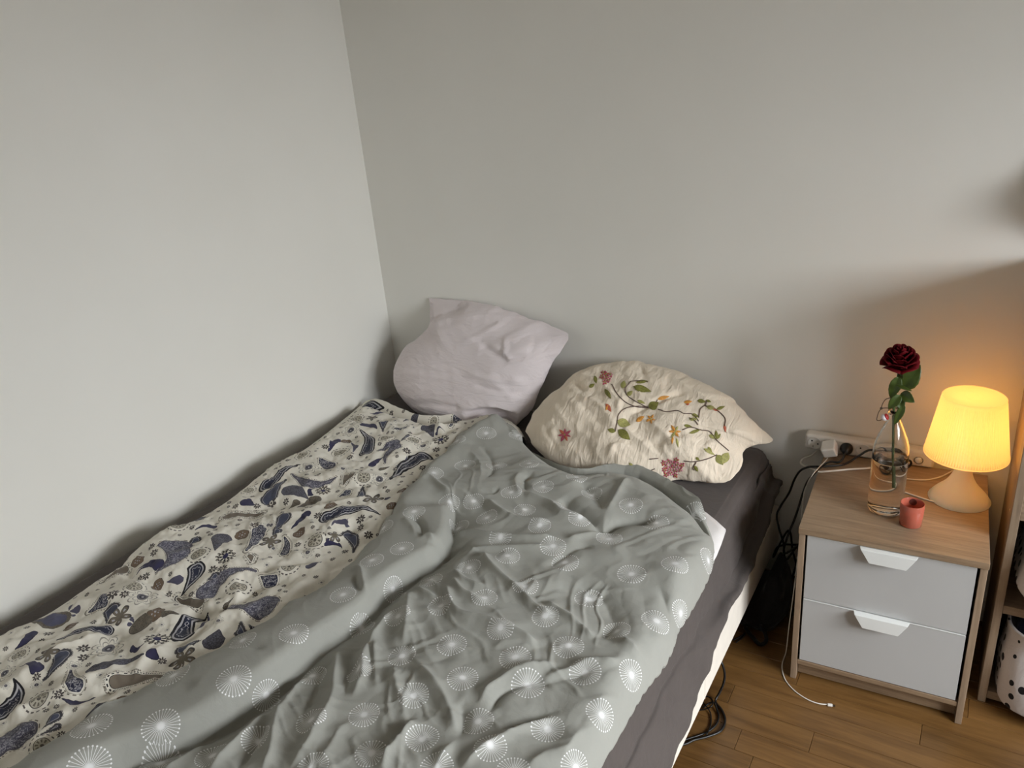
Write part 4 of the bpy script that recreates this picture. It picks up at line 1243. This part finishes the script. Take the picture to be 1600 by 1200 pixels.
for z0, z1 in ((0.2735, 0.4650), (0.0690, 0.2695)):
    dr = box('drawer', 0.0215, NW-0.0225, 0.006, 0.022, z0, z1, MAT_DRAWER, ns, 0.0012, nsx)
    box('edge_highlight', 0.0225, NW-0.0235, 0.0050, 0.020, z1+0.0001, z1+0.0014, MAT_HANDLE, dr, 0, nsx)  # whiter strip paints in the light caught along the drawer's top edge
    box('drawer_box', 0.03, NW-0.03, 0.0222, ND-0.05, z0+0.012, z1-0.03, MAT_TRIM, dr, 0, nsx)
    # folded trapezoid pull at the drawer's upper edge
    zt = z1+0.0005
    a0, a1, b0, b1 = 0.143, 0.272, 0.168, 0.249
    hv = []
    for dz, db in ((0, 0), (0.0022, -0.0004)):
        hv += [nsx(a0, 0.0055, zt+dz), nsx(a1, 0.0055, zt+dz), nsx(a1-0.004, -0.010+db, zt-0.001+dz), nsx(a0+0.004, -0.010+db, zt-0.001+dz)]
    Vh = hv
    lip = []
    for db in (0, -0.0022):
        lip += [nsx(a0+0.004, -0.010+db, zt+0.001), nsx(a1-0.004, -0.010+db, zt+0.001), nsx(b1, -0.014+db, zt-0.031), nsx(b0, -0.014+db, zt-0.031)]
    Vall = np.vstack([Vh, lip]); Fh = BOXF+[[q+8 for q in f] for f in BOXF]
    bev('handle', Vall, Fh, MAT_HANDLE, dr, 0.0006, 1)

# ------------------------------------------------------------------ table lamp
LX, LY, LZ = 2.0155, -0.1818, NH
lamp = thing('table_lamp', 'small white plastic table lamp glowing warm yellow on the nightstand', 'lamp', (LX, LY, LZ))
prof = [(0.0, 0.001), (0.066, 0.0005), (0.0700, 0.002), (0.0695, 0.004), (0.066, 0.010), (0.058, 0.020), (0.048, 0.031), (0.038, 0.043), (0.030, 0.056), (0.0235, 0.071), (0.0195, 0.088), (0.0178, 0.105), (0.0172, 0.122), (0.018, 0.140), (0.018, 0.150), (0.0, 0.150)]
lathe('base', spline([(r, 0, z) for r, z in prof], 3)[:, ::2].tolist(), (LX, LY, LZ), MAT_LBASE, lamp, 64)
RT0, RB0, ZT0, ZB0 = 0.0700, 0.0950, 0.286, 0.130
sp_ = [(RB0-0.001, ZB0), (RB0+0.0008, ZB0+0.001), (RB0+0.0008, ZB0+0.005), (RB0-0.0007, ZB0+0.0065)]
nrib = 14
for q in np.linspace(0.04, 0.955, nrib):
    sp_.append((RB0+(RT0-RB0)*q, ZB0+(ZT0-ZB0)*q))
sp_ += [(RT0+0.0004, ZT0-0.004), (RT0+0.0006, ZT0+0.002), (RT0-0.001, ZT0+0.004)]
fl_ = [0.0]*4+[0.0009]*nrib+[0, 0, 0]+[96]
lathe('shade', sp_, (LX, LY, LZ), MAT_SHADE, lamp, 480, True, flute=fl_)
lathe('shade_top', [(0.0, ZT0+0.0015), (0.018, ZT0+0.0012), (0.020, ZT0+0.0022), (0.024, ZT0+0.0022), (0.026, ZT0+0.0012), (RT0-0.0015, ZT0+0.0028)], (LX, LY, LZ), MAT_SHADE, lamp, 64)
lathe('bulb', [(0.0, 0.245), (0.010, 0.243), (0.019, 0.234), (0.0225, 0.220), (0.020, 0.204), (0.013, 0.188), (0.0125, 0.165), (0.0125, 0.1505), (0.0, 0.1505)], (LX, LY, LZ), MAT_BULB, lamp, 24)
pl_ = bpy.data.lights.new('bulb_light', 'POINT')
pl_.energy = 5.0; pl_.color = (1.0, 0.44, 0.11); pl_.shadow_soft_size = 0.024
plo = bpy.data.objects.new('bulb_light', pl_); COL.objects.link(plo); plo.location = (0, 0, 0.220); plo.parent = lamp
zc = NH+0.0022
cordA = [tuple(zp(1474, 788, zc)), tuple(zp(1452, 782, zc)), tuple(zp(1425, 773, zc)), tuple(zp(1398, 763, zc)), tuple(zp(1376, 752, zc)), tuple(zp(1370, 745, zc)), tuple(zp(1385, 744, zc)), tuple(zp(1415, 748, zc)), tuple(zp(1445, 750, zc)), tuple(zp(1470, 745, zc)), tuple(zp(1490, 735, zc)), tuple(zp(1503, 732, zc))]
tube('cord', cordA, 0.0020, MAT_WCORD, lamp, 8)

# ------------------------------------------------------------------ bottle, rose, candle glass
BXc, BYc, BZ = 1.855, -0.305, NH
bot = thing('glass_bottle', 'clear swing-top glass bottle half full of water holding the rose', 'bottle', (BXc, BYc, BZ))
po = [(0.0, 0.004), (0.020, 0.003), (0.034, 0.0), (0.040, 0.002), (0.0420, 0.010), (0.0420, 0.100), (0.0418, 0.165), (0.0400, 0.185), (0.0355, 0.203), (0.0285, 0.222), (0.0215, 0.240), (0.0165, 0.252), (0.0142, 0.260), (0.0140, 0.268), (0.0165, 0.271), (0.0165, 0.279), (0.0150, 0.2815)]
pi_ = [(0.0105, 0.2815), (0.0100, 0.268), (0.0105, 0.258), (0.0130, 0.250), (0.0180, 0.238), (0.0250, 0.220), (0.0322, 0.201), (0.0370, 0.183), (0.0388, 0.165), (0.0390, 0.1475), (0.0383, 0.1462), (0.036, 0.1458), (0.0, 0.1458)]
lathe('glass', po+pi_, (BXc, BYc, BZ), MAT_GLASS, bot, 64)
pw = [(0.0, 0.0098), (0.020, 0.0088), (0.0362, 0.0098), (0.0390, 0.016), (0.0390, 0.100), (0.0388, 0.1445), (0.0375, 0.1450), (0.030, 0.1450), (0.0, 0.1450)]
lathe('water', pw, (BXc, BYc, BZ), MAT_WATER, bot, 64)
yw = BYc-0.02
W1 = [yp(*p, yw) for p in [(1393, 640), (1386, 637.5), (1377, 638)]]
W2 = [yp(*p, yw) for p in [(1377, 638), (1379, 631), (1384, 624), (1392, 621.5)]]
W3 = [yp(*p, yw) for p in [(1377, 638), (1373, 644), (1371, 650), (1370, 656), (1374, 657), (1379, 655)]]
for w in (W1, W2, W3):
    tube('wire', w, 0.0011, MAT_METAL, bot, 6, 5)
kn = yp(1377, 638, yw)
lathe('wire_eye', [(0.0008, -0.001), (0.0032, -0.001), (0.0032, 0.001), (0.0008, 0.001)], kn, MAT_METAL, bot, 12, axis=np.array([[1, 0, 0], [0, 0, 1], [0, 1, 0]]))
sc_ = yp(1382.5, 652, yw)
ax3 = np.array([[0.35, 0.0, 0.94], [0, 1, 0], [0.94, 0, -0.35]])
ax3 = np.array([[0.5, 0.0, -0.866], [0.0, 1.0, 0.0], [0.866, 0.0, 0.5]])
st = lathe('stopper', [(0, -0.008), (0.0055, -0.0075), (0.0085, -0.004), (0.0088, 0.000), (0.0075, 0.003), (0.0, 0.003)], sc_, MAT_CERAM, bot, 20, axis=ax3)
lathe('gasket', [(0.0, 0.003), (0.0078, 0.0031), (0.0082, 0.0045), (0.0078, 0.006), (0.005, 0.008), (0.0, 0.009)], sc_, MAT_RED, st, 20, axis=ax3)

rose = thing('red_rose', 'single deep red rose with dark green leaves standing in the bottle', 'rose', (BXc, BYc, NH+0.06))
RC = np.array([1.854, -0.305, 0.872])
tilt = np.array(Matrix.Rotation(math.radians(14), 3, 'X'))


def petal(th, r_in, r_out, h, span, curl, lean, z0=0.0, wav=0.0015, k=0):
    nu, nv = 13, 10
    u = np.linspace(-1, 1, nu); vq = np.linspace(0, 1, nv)
    Pp = np.zeros((nv, nu, 3))
    for i, v in enumerate(vq):
        for j, a in enumerate(u):
            w = span*math.sin(min(1, 0.25+v*1.1)*math.pi/2)*(1-0.25*max(0, v-0.75)/0.25*abs(a))
            ang = th + a*w
            rr = r_in + (r_out-r_in)*(v**0.75) + curl*max(0, v-0.62)**2*5 + wav*math.sin(5*a+k)*v
            top = h*(1-0.20*a*a)
            zz = z0 + top*v - lean*max(0, v-0.6)**2*3
            Pp[i, j] = (rr*math.cos(ang), rr*math.sin(ang), zz)
    return Pp.reshape(-1, 3)@tilt.T, gridf(nv, nu)


layers = [(3, 0.0015, 0.005, 0.050, 1.3, 0.000, 0.0, 0.012), (4, 0.003, 0.010, 0.050, 1.1, 0.001, 0.001, 0.011), (5, 0.004, 0.0155, 0.049, 0.95, 0.002, 0.002, 0.009), (5, 0.005, 0.0215, 0.047, 0.85, 0.004, 0.005, 0.007), (6, 0.006, 0.0275, 0.044, 0.75, 0.006, 0.008, 0.004), (6, 0.006, 0.0320, 0.038, 0.72, 0.010, 0.012, 0.001), (5, 0.006, 0.0340, 0.028, 0.72, 0.012, 0.016, -0.002)]
random.seed(5)
for li, (n, ri, ro, h, spn, cu, le, z0) in enumerate(layers):
    for k in range(n):
        Vp, Fp = petal(li*0.7+k*2*math.pi/n+random.uniform(-.1, .1), ri, ro*random.uniform(.97, 1.03), h*1.18*random.uniform(.985, 1.015), spn, cu, le, z0, 0.0007, k)
        po_ = mesh('petal', Vp+RC, Fp, MAT_ROSE, rose, True)
        md = po_.modifiers.new('thick', 'SOLIDIFY'); md.thickness = 0.0006
lathe('calyx', [(0.0, -0.006), (0.006, -0.004), (0.008, 0.002), (0.006, 0.008), (0.0, 0.008)], RC, MAT_RSTEM, rose, 16)
tube('stem', [RC+(0, 0, -0.002), RC+(-0.003, 0, -0.045), (1.851, -0.303, 0.770), (1.856, -0.304, 0.70), (1.862, -0.305, 0.62), (1.866, -0.306, 0.56)], [0.0035, 0.003, 0.003, 0.003], MAT_RSTEM, rose, 8)


def leaf3(b, t, w, bowl, name='leaf', fold=0.25, twist=0.0):
    b = np.array(b); t = np.array(t); ax = t-b; L = np.linalg.norm(ax); ax /= L
    view = CAM-b; view /= np.linalg.norm(view)
    sd = np.cross(ax, view); sd /= np.linalg.norm(sd); nn = np.cross(sd, ax)
    if nn@view < 0: nn = -nn
    sd2 = sd*math.cos(twist)+nn*math.sin(twist); nn2 = nn*math.cos(twist)-sd*math.sin(twist)
    nv, nu = 12, 9
    Pp = np.zeros((nv, nu, 3))
    for i, v in enumerate(np.linspace(0, 1, nv)):
        hw = w*(math.sin(math.pi*v**0.75)**0.8 if 0 < v < 1 else 0.0)+0.0004
        for j, a in enumerate(np.linspace(-1, 1, nu)):
            jag = 1+0.05*(i % 2)*abs(a)
            Pp[i, j] = b+ax*L*v+sd2*hw*a*jag+nn2*(bowl*math.sin(math.pi*v)+fold*hw*abs(a))
    o = mesh(name, Pp.reshape(-1, 3), gridf(nv, nu), MAT_RLEAF, rose, True)
    md = o.modifiers.new('thick', 'SOLIDIFY'); md.thickness = 0.0005
    return o


Yl = BYc
leaf3(yp(1409, 608, Yl), yp(1438, 570, Yl+0.01), 0.021, 0.004, fold=0.2)
leaf3(yp(1405, 588, Yl-0.004), yp(1391, 622, Yl-0.008), 0.0125, 0.003, fold=0.3)
leaf3(yp(1400, 601, Yl-0.02), yp(1425, 611, Yl-0.03), 0.0045, 0.002, fold=-0.5, twist=0.6)
leaf3(yp(1408, 614, Yl-0.01), yp(1429, 629, Yl-0.03), 0.0125, 0.004, fold=0.35)
leaf3(yp(1407, 617, Yl-0.022), yp(1388, 639, Yl-0.032), 0.011, 0.003, fold=0.3)
leaf3(yp(1404, 622, Yl-0.015), yp(1409, 640, Yl-0.025), 0.011, 0.003, fold=0.3)
leaf3(yp(1413, 632, Yl-0.022), yp(1397, 664, Yl-0.030), 0.008, 0.002, fold=0.3)
leaf3(yp(1404, 584, Yl-0.01), yp(1411, 592, Yl-0.03), 0.006, 0.002, fold=0.3, name='sepal')

CXc, CYc = 1.919, -0.353
cup = thing('candle_glass', 'small coral red glass candle holder in front of the bottle', 'candle', (CXc, CYc, NH))
lathe('glass', [(0.0, 0.0005), (0.0235, 0.0), (0.0255, 0.002), (0.0268, 0.030), (0.0272, 0.0595), (0.0262, 0.0605), (0.0252, 0.0595), (0.0248, 0.030), (0.0240, 0.008), (0.0, 0.0075)], (CXc, CYc, NH), MAT_CORAL, cup, 48)
lathe('wax', [(0.0, 0.0076), (0.0238, 0.0082), (0.0245, 0.030), (0.0246, 0.036), (0.020, 0.0345), (0.006, 0.033), (0.0, 0.033)], (CXc, CYc, NH), MAT_WAX, cup, 40)
tube('wick', [(CXc-0.002, CYc, NH+0.033), (CXc-0.001, CYc+0.001, NH+0.040), (CXc+0.003, CYc+0.002, NH+0.045)], 0.0012, MAT_SOOT, cup, 6, 4)
# rounded dark brown patch on the inside of the far wall
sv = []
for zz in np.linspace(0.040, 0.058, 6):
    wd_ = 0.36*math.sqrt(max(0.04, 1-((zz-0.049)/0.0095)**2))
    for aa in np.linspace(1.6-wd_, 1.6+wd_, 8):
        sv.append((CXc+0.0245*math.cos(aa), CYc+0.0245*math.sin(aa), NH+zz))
mesh('dark_patch', sv, gridf(6, 8), plain('brown_patch', (88, 38, 28), 0.9, 0.3, 120), cup, True)

# ------------------------------------------------------------------ power strip, plugs, cords
SX0, SX1, SYf, SYb, SZ0, SZ1 = 1.602, 1.945, -0.046, -0.006, NH+0.0008, NH+0.0508
strip = thing('power_strip', 'long white power strip leaning on the wall behind the nightstand', 'power strip', ((SX0+SX1)/2, -0.026, SZ0))
box('body', SX0, SX1, SYf, SYb, SZ0, SZ1, MAT_WPL, strip, 0.009, seg=4)
fax = np.array([[1, 0, 0], [0, 0, 1], [0, -1, 0]], float)     # lathe axis looking out of the front face
soc_x = [1.631+i*0.0445 for i in range(6)]
for sx in soc_x:
    cc = (sx, SYf, (SZ0+SZ1)/2)
    s_ = lathe('socket', [(0.0, -0.0004+0.0006), (0.0150, 0.0002), (0.0180, 0.0016), (0.0192, 0.0016), (0.0198, 0.0002)], cc, MAT_WPL, strip, 32, axis=fax)
    for dx, dz in ((-0.008, 0.006), (0.009, -0.002)):
        lathe('pin_hole', [(0.0, 0.0008), (0.0022, 0.0007), (0.0024, 0.0002)], (sx+dx, SYf, cc[2]+dz), MAT_DARK, s_, 12, axis=fax)
    box('earth_clip', sx-0.005, sx-0.003, SYf-0.002, SYf, cc[2]-0.014, cc[2]-0.008, MAT_METAL, s_, 0.0004)
swc = (SX1-0.038, SYf, (SZ0+SZ1)/2-0.004)
lathe('switch', [(0.0, 0.0030), (0.0085, 0.0028), (0.0095, 0.0016), (0.0098, 0.0), (0.0118, 0.0), (0.0122, 0.0012), (0.0126, 0.0)], swc, MAT_WPL, strip, 32, axis=fax)
supply = [(SX0+0.25, -0.047, NH+0.0035), tuple(zp(1360, 731, NH+0.0035)), tuple(zp(1330, 733, NH+0.0035)), tuple(zp(1285, 737, NH+0.0035)), tuple(zp(1274, 735, NH+0.0035)), tuple(yp(1264, 731, -0.115)), tuple(yp(1252, 725, -0.080)), tuple(yp(1254, 717, -0.045)), tuple(yp(1268, 712, -0.035)), (1.640, -0.030, NH-0.004), (1.66, -0.026, NH-0.006)]
tube('supply_cord', supply, 0.0027, MAT_WCORD, strip, 8)

def tt(u, v, z=0.0045):
    return zp(u, v, NH+z)


chg = thing('phone_charger', 'white phone charger with thin cable hanging to the floor', 'charger', (1.672, -0.07, NH))
rc = np.array([1.674, -0.047, 0.5215])


def ax_(a, b, c):
    M3 = np.array(Matrix.Rotation(math.radians(-18), 3, 'Y') @ Matrix.Rotation(math.radians(22), 3, 'X'))
    return rc+M3@np.array([a, b, c])


box('adapter', -0.020, 0.020, -0.044, -0.004, -0.0175, 0.0175, MAT_WPL, chg, 0.005, ax_, 4)
cab = [yp(1293, 716, -0.090), tt(1288, 722, 0.016), tt(1280, 730, 0.0225), tt(1268, 744, 0.0215), yp(1261, 757, -0.17), yp(1255.5, 775, -0.20), (1.640, -0.23, 0.34), (1.645, -0.29, 0.20), (1.646, -0.345, 0.07)]
fl_pts = [zp(u, v, 0.0018) for u, v in [(1228, 1020), (1222, 1040), (1226, 1060), (1240, 1078), (1260, 1092), (1278, 1099), (1293, 1101)]]
tube('cable', cab+fl_pts, 0.00155, MAT_WCORD, chg, 8)
c0, c1 = zp(1293, 1101, 0.003), zp(1305, 1103, 0.003)
dd = (c1-c0)/np.linalg.norm(c1-c0); pp = np.array([-dd[1], dd[0], 0])
cx8 = lambda a, b, c: c0+dd*a+pp*b+np.array([0, 0, c])
con = box('connector', 0, 0.012, -0.0038, 0.0038, -0.0022, 0.0022, MAT_WPL, chg, 0.001, cx8)
box('contact_tip', 0.0121, 0.0185, -0.003, 0.003, -0.0008, 0.0008, MAT_METAL, con, 0.0003, cx8)


def plug_cord(sx, pts, label, r=0.0032):
    p = thing('black_power_cord', label, 'power cord', (sx, SYf-0.002, 0.512))
    cc = (sx, SYf-0.0022, (SZ0+SZ1)/2)
    lathe('plug', [(0.0, 0.0), (0.0178, 0.0), (0.0178, 0.006), (0.0150, 0.010), (0.011, 0.015), (0.008, 0.024), (0.0, 0.025)], cc, MAT_BPL, p, 24, axis=fax)
    tube('cord', [(sx, SYf-0.021, (SZ0+SZ1)/2-0.001)]+pts, r, MAT_BPL, p, 8)
    return p


plug_cord(1.720, [(1.718, -0.088, 0.500), (1.709, -0.102, 0.4918), tt(1297, 721.5, 0.0055), tt(1286, 727, 0.0124), tt(1274, 738, 0.0124), yp(1262, 752, -0.142), yp(1254, 772, -0.146), yp(1247, 795, -0.150), yp(1240, 815, -0.150), yp(1230, 840, -0.165), yp(1226, 865, -0.16), (1.632, -0.110, 0.20), (1.640, -0.070, 0.10), (1.625, -0.042, 0.02), (1.57, -0.034, 0.005), (1.50, -0.034, 0.005)],
          'black cord with round plug in the middle socket of the power strip')
plug_cord(1.8535, [(1.866, -0.080, 0.521), (1.884, -0.074, 0.519), (1.891, -0.070, 0.509), (1.884, -0.074, 0.497), (1.860, -0.084, 0.4925), (1.832, -0.078, 0.4950), yp(1378, 706, -0.064), yp(1358, 703.5, -0.062), yp(1344, 711, -0.068), tt(1330, 720), tt(1316, 726), tt(1290, 728.5), tt(1272, 729), yp(1262, 730, -0.140), yp(1250, 736, -0.138), yp(1241, 750, -0.125), yp(1233, 770, -0.10), yp(1219, 792, -0.11), yp(1214, 805, -0.12), yp(1217, 825, -0.13), yp(1224, 848, -0.14), yp(1228, 875, -0.14), (1.612, -0.105, 0.18), (1.606, -0.078, 0.09), (1.585, -0.066, 0.015), (1.54, -0.062, 0.005), (1.49, -0.060, 0.005)],
          'black cord plugged in by the strip switch and looping down behind the bed')
# slack loop of cord between bed and nightstand
lp = [yp(1256, 851, -0.10), yp(1240, 851, -0.11), yp(1226, 851, -0.13), yp(1214, 856, -0.13), yp(1209, 870, -0.12), (1.585, -0.12, 0.24), (1.60, -0.11, 0.16), (1.62, -0.10, 0.08), (1.64, -0.10, 0.006)]
tag(tube('slack_cord', lp, 0.0030, MAT_BPL, None, 8, origin=(1.6, -0.12, 0.2)), 'thin black cord drooping from behind the nightstand towards the bed', 'cord')

# coil of black cord on the floor by the bed
coil = []
pts0 = [(1128, 1040, .10), (1133, 1055, .075), (1134, 1070, .05), (1128, 1082, .03), (1121, 1095, .012), (1112, 1099, .006), (1100, 1103, .005), (1090, 1105, .005)]
coilA = [zp(u, v, z) for u, v, z in [(1116, 1020, .115), (1126, 1032, .11), (1132, 1050, .08), (1131, 1066, .05), (1124, 1083, .02), (1118, 1096, .006), (1128, 1110, .005), (1133, 1126, .005), (1126, 1142, .005), (1105, 1151, .005), (1085, 1156, .005), (1072, 1162, .005), (1050, 1168, .005)]]
coilB = [zp(u, v, z) for u, v, z in [(1098, 1106, .003), (1108, 1099, .008), (1116, 1098, .012), (1120, 1108, .006), (1123, 1120, .003), (1119, 1132, .003), (1108, 1142, .003), (1092, 1149, .003), (1076, 1154, .003), (1058, 1160, .003)]]
coilC = [zp(u, v, z) for u, v, z in [(1090, 1110, .002), (1102, 1108, .006), (1112, 1103, .018), (1113, 1094, .010), (1104, 1088, .006), (1096, 1094, .006), (1104, 1104, .010), (1110, 1114, .004), (1111, 1126, .003), (1109, 1137, .004), (1104, 1148, .010)]]
tag(tube('coiled_cord', coilA+coilB[::-1][:0], 0.0032, MAT_BPL, None, 8, origin=(1.55, -0.65, 0)), 'black cord hanging from the bed and curving over the floor', 'cord')
tag(tube('coiled_cord', coilB, 0.0026, MAT_BPL, None, 8, origin=(1.54, -0.7, 0)), 'thinner black cord in the floor tangle, ending under the bed', 'cord')
tag(tube('coiled_cord', coilC, 0.0018, MAT_BPL, None, 8, origin=(1.53, -0.62, 0)), 'thin looped black wire in the tangle beside the bed', 'cord')
coilD = [zp(u, v, .004) for u, v in [(1146, 1000), (1158, 994), (1164, 989), (1160, 996), (1150, 1004)]]
tag(tube('cord_end', coilD, 0.0022, MAT_BPL, None, 8, origin=(1.52, -0.37, 0)), 'short dark cord end on the floor by the black bag', 'cord')

# black bag in the dark gap
nu, nv = 26, 40
Pb = np.zeros((nu, nv, 3))
for i, s in enumerate(np.linspace(0, 1, nu)):
    for j, a in enumerate(np.linspace(0, 2*np.pi, nv, endpoint=False)):
        r = (0.35+0.65*math.sin(math.pi*(0.12+0.80*s))**0.6) if s < 1 else 0.02
        if s == 0: r = 0.75
        lump = 1+0.10*float(fbm(math.cos(a)*1.7+s*2, math.sin(a)*1.7-s, 61, 3))
        ex, ey = 0.086, 0.100
        Pb[i, j] = (1.533+ex*r*lump*np.sign(math.cos(a))*abs(math.cos(a))**0.7+0.015*s, -0.252+ey*r*lump*np.sign(math.sin(a))*abs(math.sin(a))**0.7+0.015*s, 0.002+0.114*s)
Pb[..., 2] *= 1+0.75*sstep(1.550, 1.578, Pb[..., 0])       # it stands higher beside the bed than under it
Fb_ = gridf(nu, nv, True).tolist()+[list(range(nv))[::-1], [(nu-1)*nv+k for k in range(nv)]]
bag = thing('black_bag', 'slumped black nylon bag on the floor in the gap beside the bed', 'bag', (1.53, -0.22, 0))
mesh('bag_body', Pb.reshape(-1, 3), Fb_, MAT_BAG, bag, True)
tube('strap', [(1.56, -0.335, 0.05), (1.59, -0.37, 0.02), (1.575, -0.385, 0.005), (1.545, -0.36, 0.004), (1.52, -0.345, 0.02)], 0.006, MAT_BAG, bag, 6)

# ------------------------------------------------------------------ bookshelf, bags, hat added for its shadow
KX0, KX1, KY, KH = 2.122, 2.560, -0.350, 1.090
sh = thing('bookshelf', 'narrow greyed wood open shelf unit beside the nightstand', 'shelf', ((KX0+KX1)/2, KY/2, 0))
sp1 = box('side_panel', KX0, KX0+0.018, KY, -0.016, 0, KH-0.0185, MAT_SHELF, sh, 0.0012)
box('side_panel', KX1-0.018, KX1, KY, -0.016, 0, KH-0.0185, MAT_SHELF, sh, 0.0012)
MAT_SHELFH = wood('shelf_laminate_flat', (126, 108, 90), (160, 140, 118), (1.4, 18, 18), 0.45, False)
box('top_board', KX0, KX1, KY, -0.016, KH-0.018, KH, MAT_SHELFH, sh, 0.0012)
for z in (0.012, 0.282, 0.548, 0.812):
    box('shelf_board', KX0+0.0182, KX1-0.0182, KY+0.004, -0.022, z, z+0.024, MAT_SHELFH, sh, 0.0012)
box('back_panel', KX0+0.0182, KX1-0.0182, -0.0218, -0.0165, 0.01, KH-0.019, MAT_SHELFH, sh, 0)
MAT_PEG = plain('wooden_plug', (214, 186, 150), 0.5)
for (u, v) in ((1573, 740), (1578, 797)):
    q = xp(u, v, KX0)
    lathe('plug_cap', [(0.0, 0.0012), (0.0035, 0.001), (0.004, 0.0)], (KX0, q[1], q[2]), MAT_PEG, sp1, 14, axis=np.array([[0, 1, 0], [0, 0, 1], [-1, 0, 0]], float))


def sack(name, label, c, half, z0, h, rim, roll, seed, group, content=True):
    t = thing(name, label, 'bag', (c[0], c[1], z0), group)
    M3 = np.array(Matrix.Rotation(roll, 3, 'Y'))
    nu, nv = 34, 72
    A = []
    prof = [(0.0, 0.004)]+[(0.9, 0.0), (0.985, 0.012), (1.0, 0.05), (1.0, 0.35), (0.99, 0.6), (0.97, 0.8), (0.975, 0.93), (0.985, 0.985), (0.97, 1.0), (0.945, 0.985), (0.93, 0.9), (0.93, 0.72)]
    pr = spline([(a, 0, b) for a, b in prof], 4)[:, ::2]
    for r, s in pr:
        for a in np.linspace(0, 2*np.pi, nv, endpoint=False):
            ca, sa = math.cos(a), math.sin(a)
            k = (abs(ca)**4.5+abs(sa)**4.5)**(-1/4.5)
            lump = 1+0.035*float(fbm(ca*1.6+s*1.3, sa*1.6+s*0.7, seed, 2))
            bul = 1+0.06*math.sin(math.pi*min(1, max(0, s)))
            q = np.array([half[0]*r*k*ca*lump, half[1]*r*k*sa*lump*bul-rim*(1-s)*0.5*(sa < 0)*abs(sa), h*s*(1+0.03*math.sin(3*a+seed))])
            A.append(M3@q)
    A = np.array(A)
    A[:, 2] -= A[:, 2].min()
    A = A+np.array([c[0], c[1], z0])
    mesh('bag_cloth', A, gridf(len(pr), nv, True), MAT_DOTS, t, True)
    return t


sack('polka_dot_bag', 'white polka dot cloth bag holding navy clothes on the bottom shelf', (2.342, -0.232), (0.185, 0.150), 0.0365, 0.200, 0.06, 0.0, 3, 'polka dot bags in the shelf')
sack('polka_dot_bag', 'white polka dot cloth bag tipped on the middle shelf above the navy clothes', (2.287, -0.262), (0.140, 0.145), 0.3065, 0.140, 0.05, math.radians(16), 8, 'polka dot bags in the shelf')
nu, nv = 16, 40
Pn = np.zeros((nu, nv, 3))
for i, s in enumerate(np.linspace(0, 1, nu)):
    for j, a in enumerate(np.linspace(0, 2*np.pi, nv, endpoint=False)):
        ca, sa = math.cos(a), math.sin(a); k = (abs(ca)**4+abs(sa)**4)**(-0.25)
        r = 1-s**2.2
        lp_ = 0.010*float(fbm(ca*r*4+2, sa*r*4, 91, 3))
        Pn[i, j] = (2.342+0.155*r*k*ca, -0.232+0.118*r*k*sa, 0.15+0.062*(1-(1-s)**2.5)+lp_)
tag(mesh('navy_clothes', Pn.reshape(-1, 3), gridf(nu, nv, True).tolist()+[list(range(nv))[::-1]], MAT_NAVY, None, True, origin=(2.34, -0.23, 0.19)), 'crumpled navy blue clothes stuffed in the lower polka dot bag', 'clothes')
hat = thing('shadow_hat', 'brown felt hat added out of view to cast a shadow on the wall', 'hat', (2.200, 0, 1.240))  # unseen hat, added only to throw the soft dark shadow on the wall
hax = np.array([[1, 0, 0], [0, 0, 1], [0, -1, 0]], float)
lathe('shadow_hat_brim', [(0.060, 0.030), (0.085, 0.027), (0.108, 0.034), (0.112, 0.038), (0.107, 0.037), (0.085, 0.030), (0.060, 0.034)], (2.200, 0, 1.240), MAT_BROWNBOX, hat, 40, axis=hax)
lathe('shadow_hat_crown', [(0.063, 0.030), (0.064, 0.060), (0.060, 0.090), (0.045, 0.105), (0.020, 0.100), (0.0, 0.094)], (2.200, 0, 1.240), MAT_BROWNBOX, hat, 40, axis=hax)
lathe('band', [(0.0642, 0.034), (0.0662, 0.036), (0.0662, 0.050), (0.0646, 0.052)], (2.200, 0, 1.240), MAT_DARK, hat, 40, axis=hax)
lathe('shadow_hat_hook', [(0.0, 0.034), (0.006, 0.034), (0.006, 0.004), (0.018, 0.003), (0.018, 0.0005), (0.0, 0.0005)], (2.200, 0, 1.295), MAT_METAL, hat, 16, axis=hax)
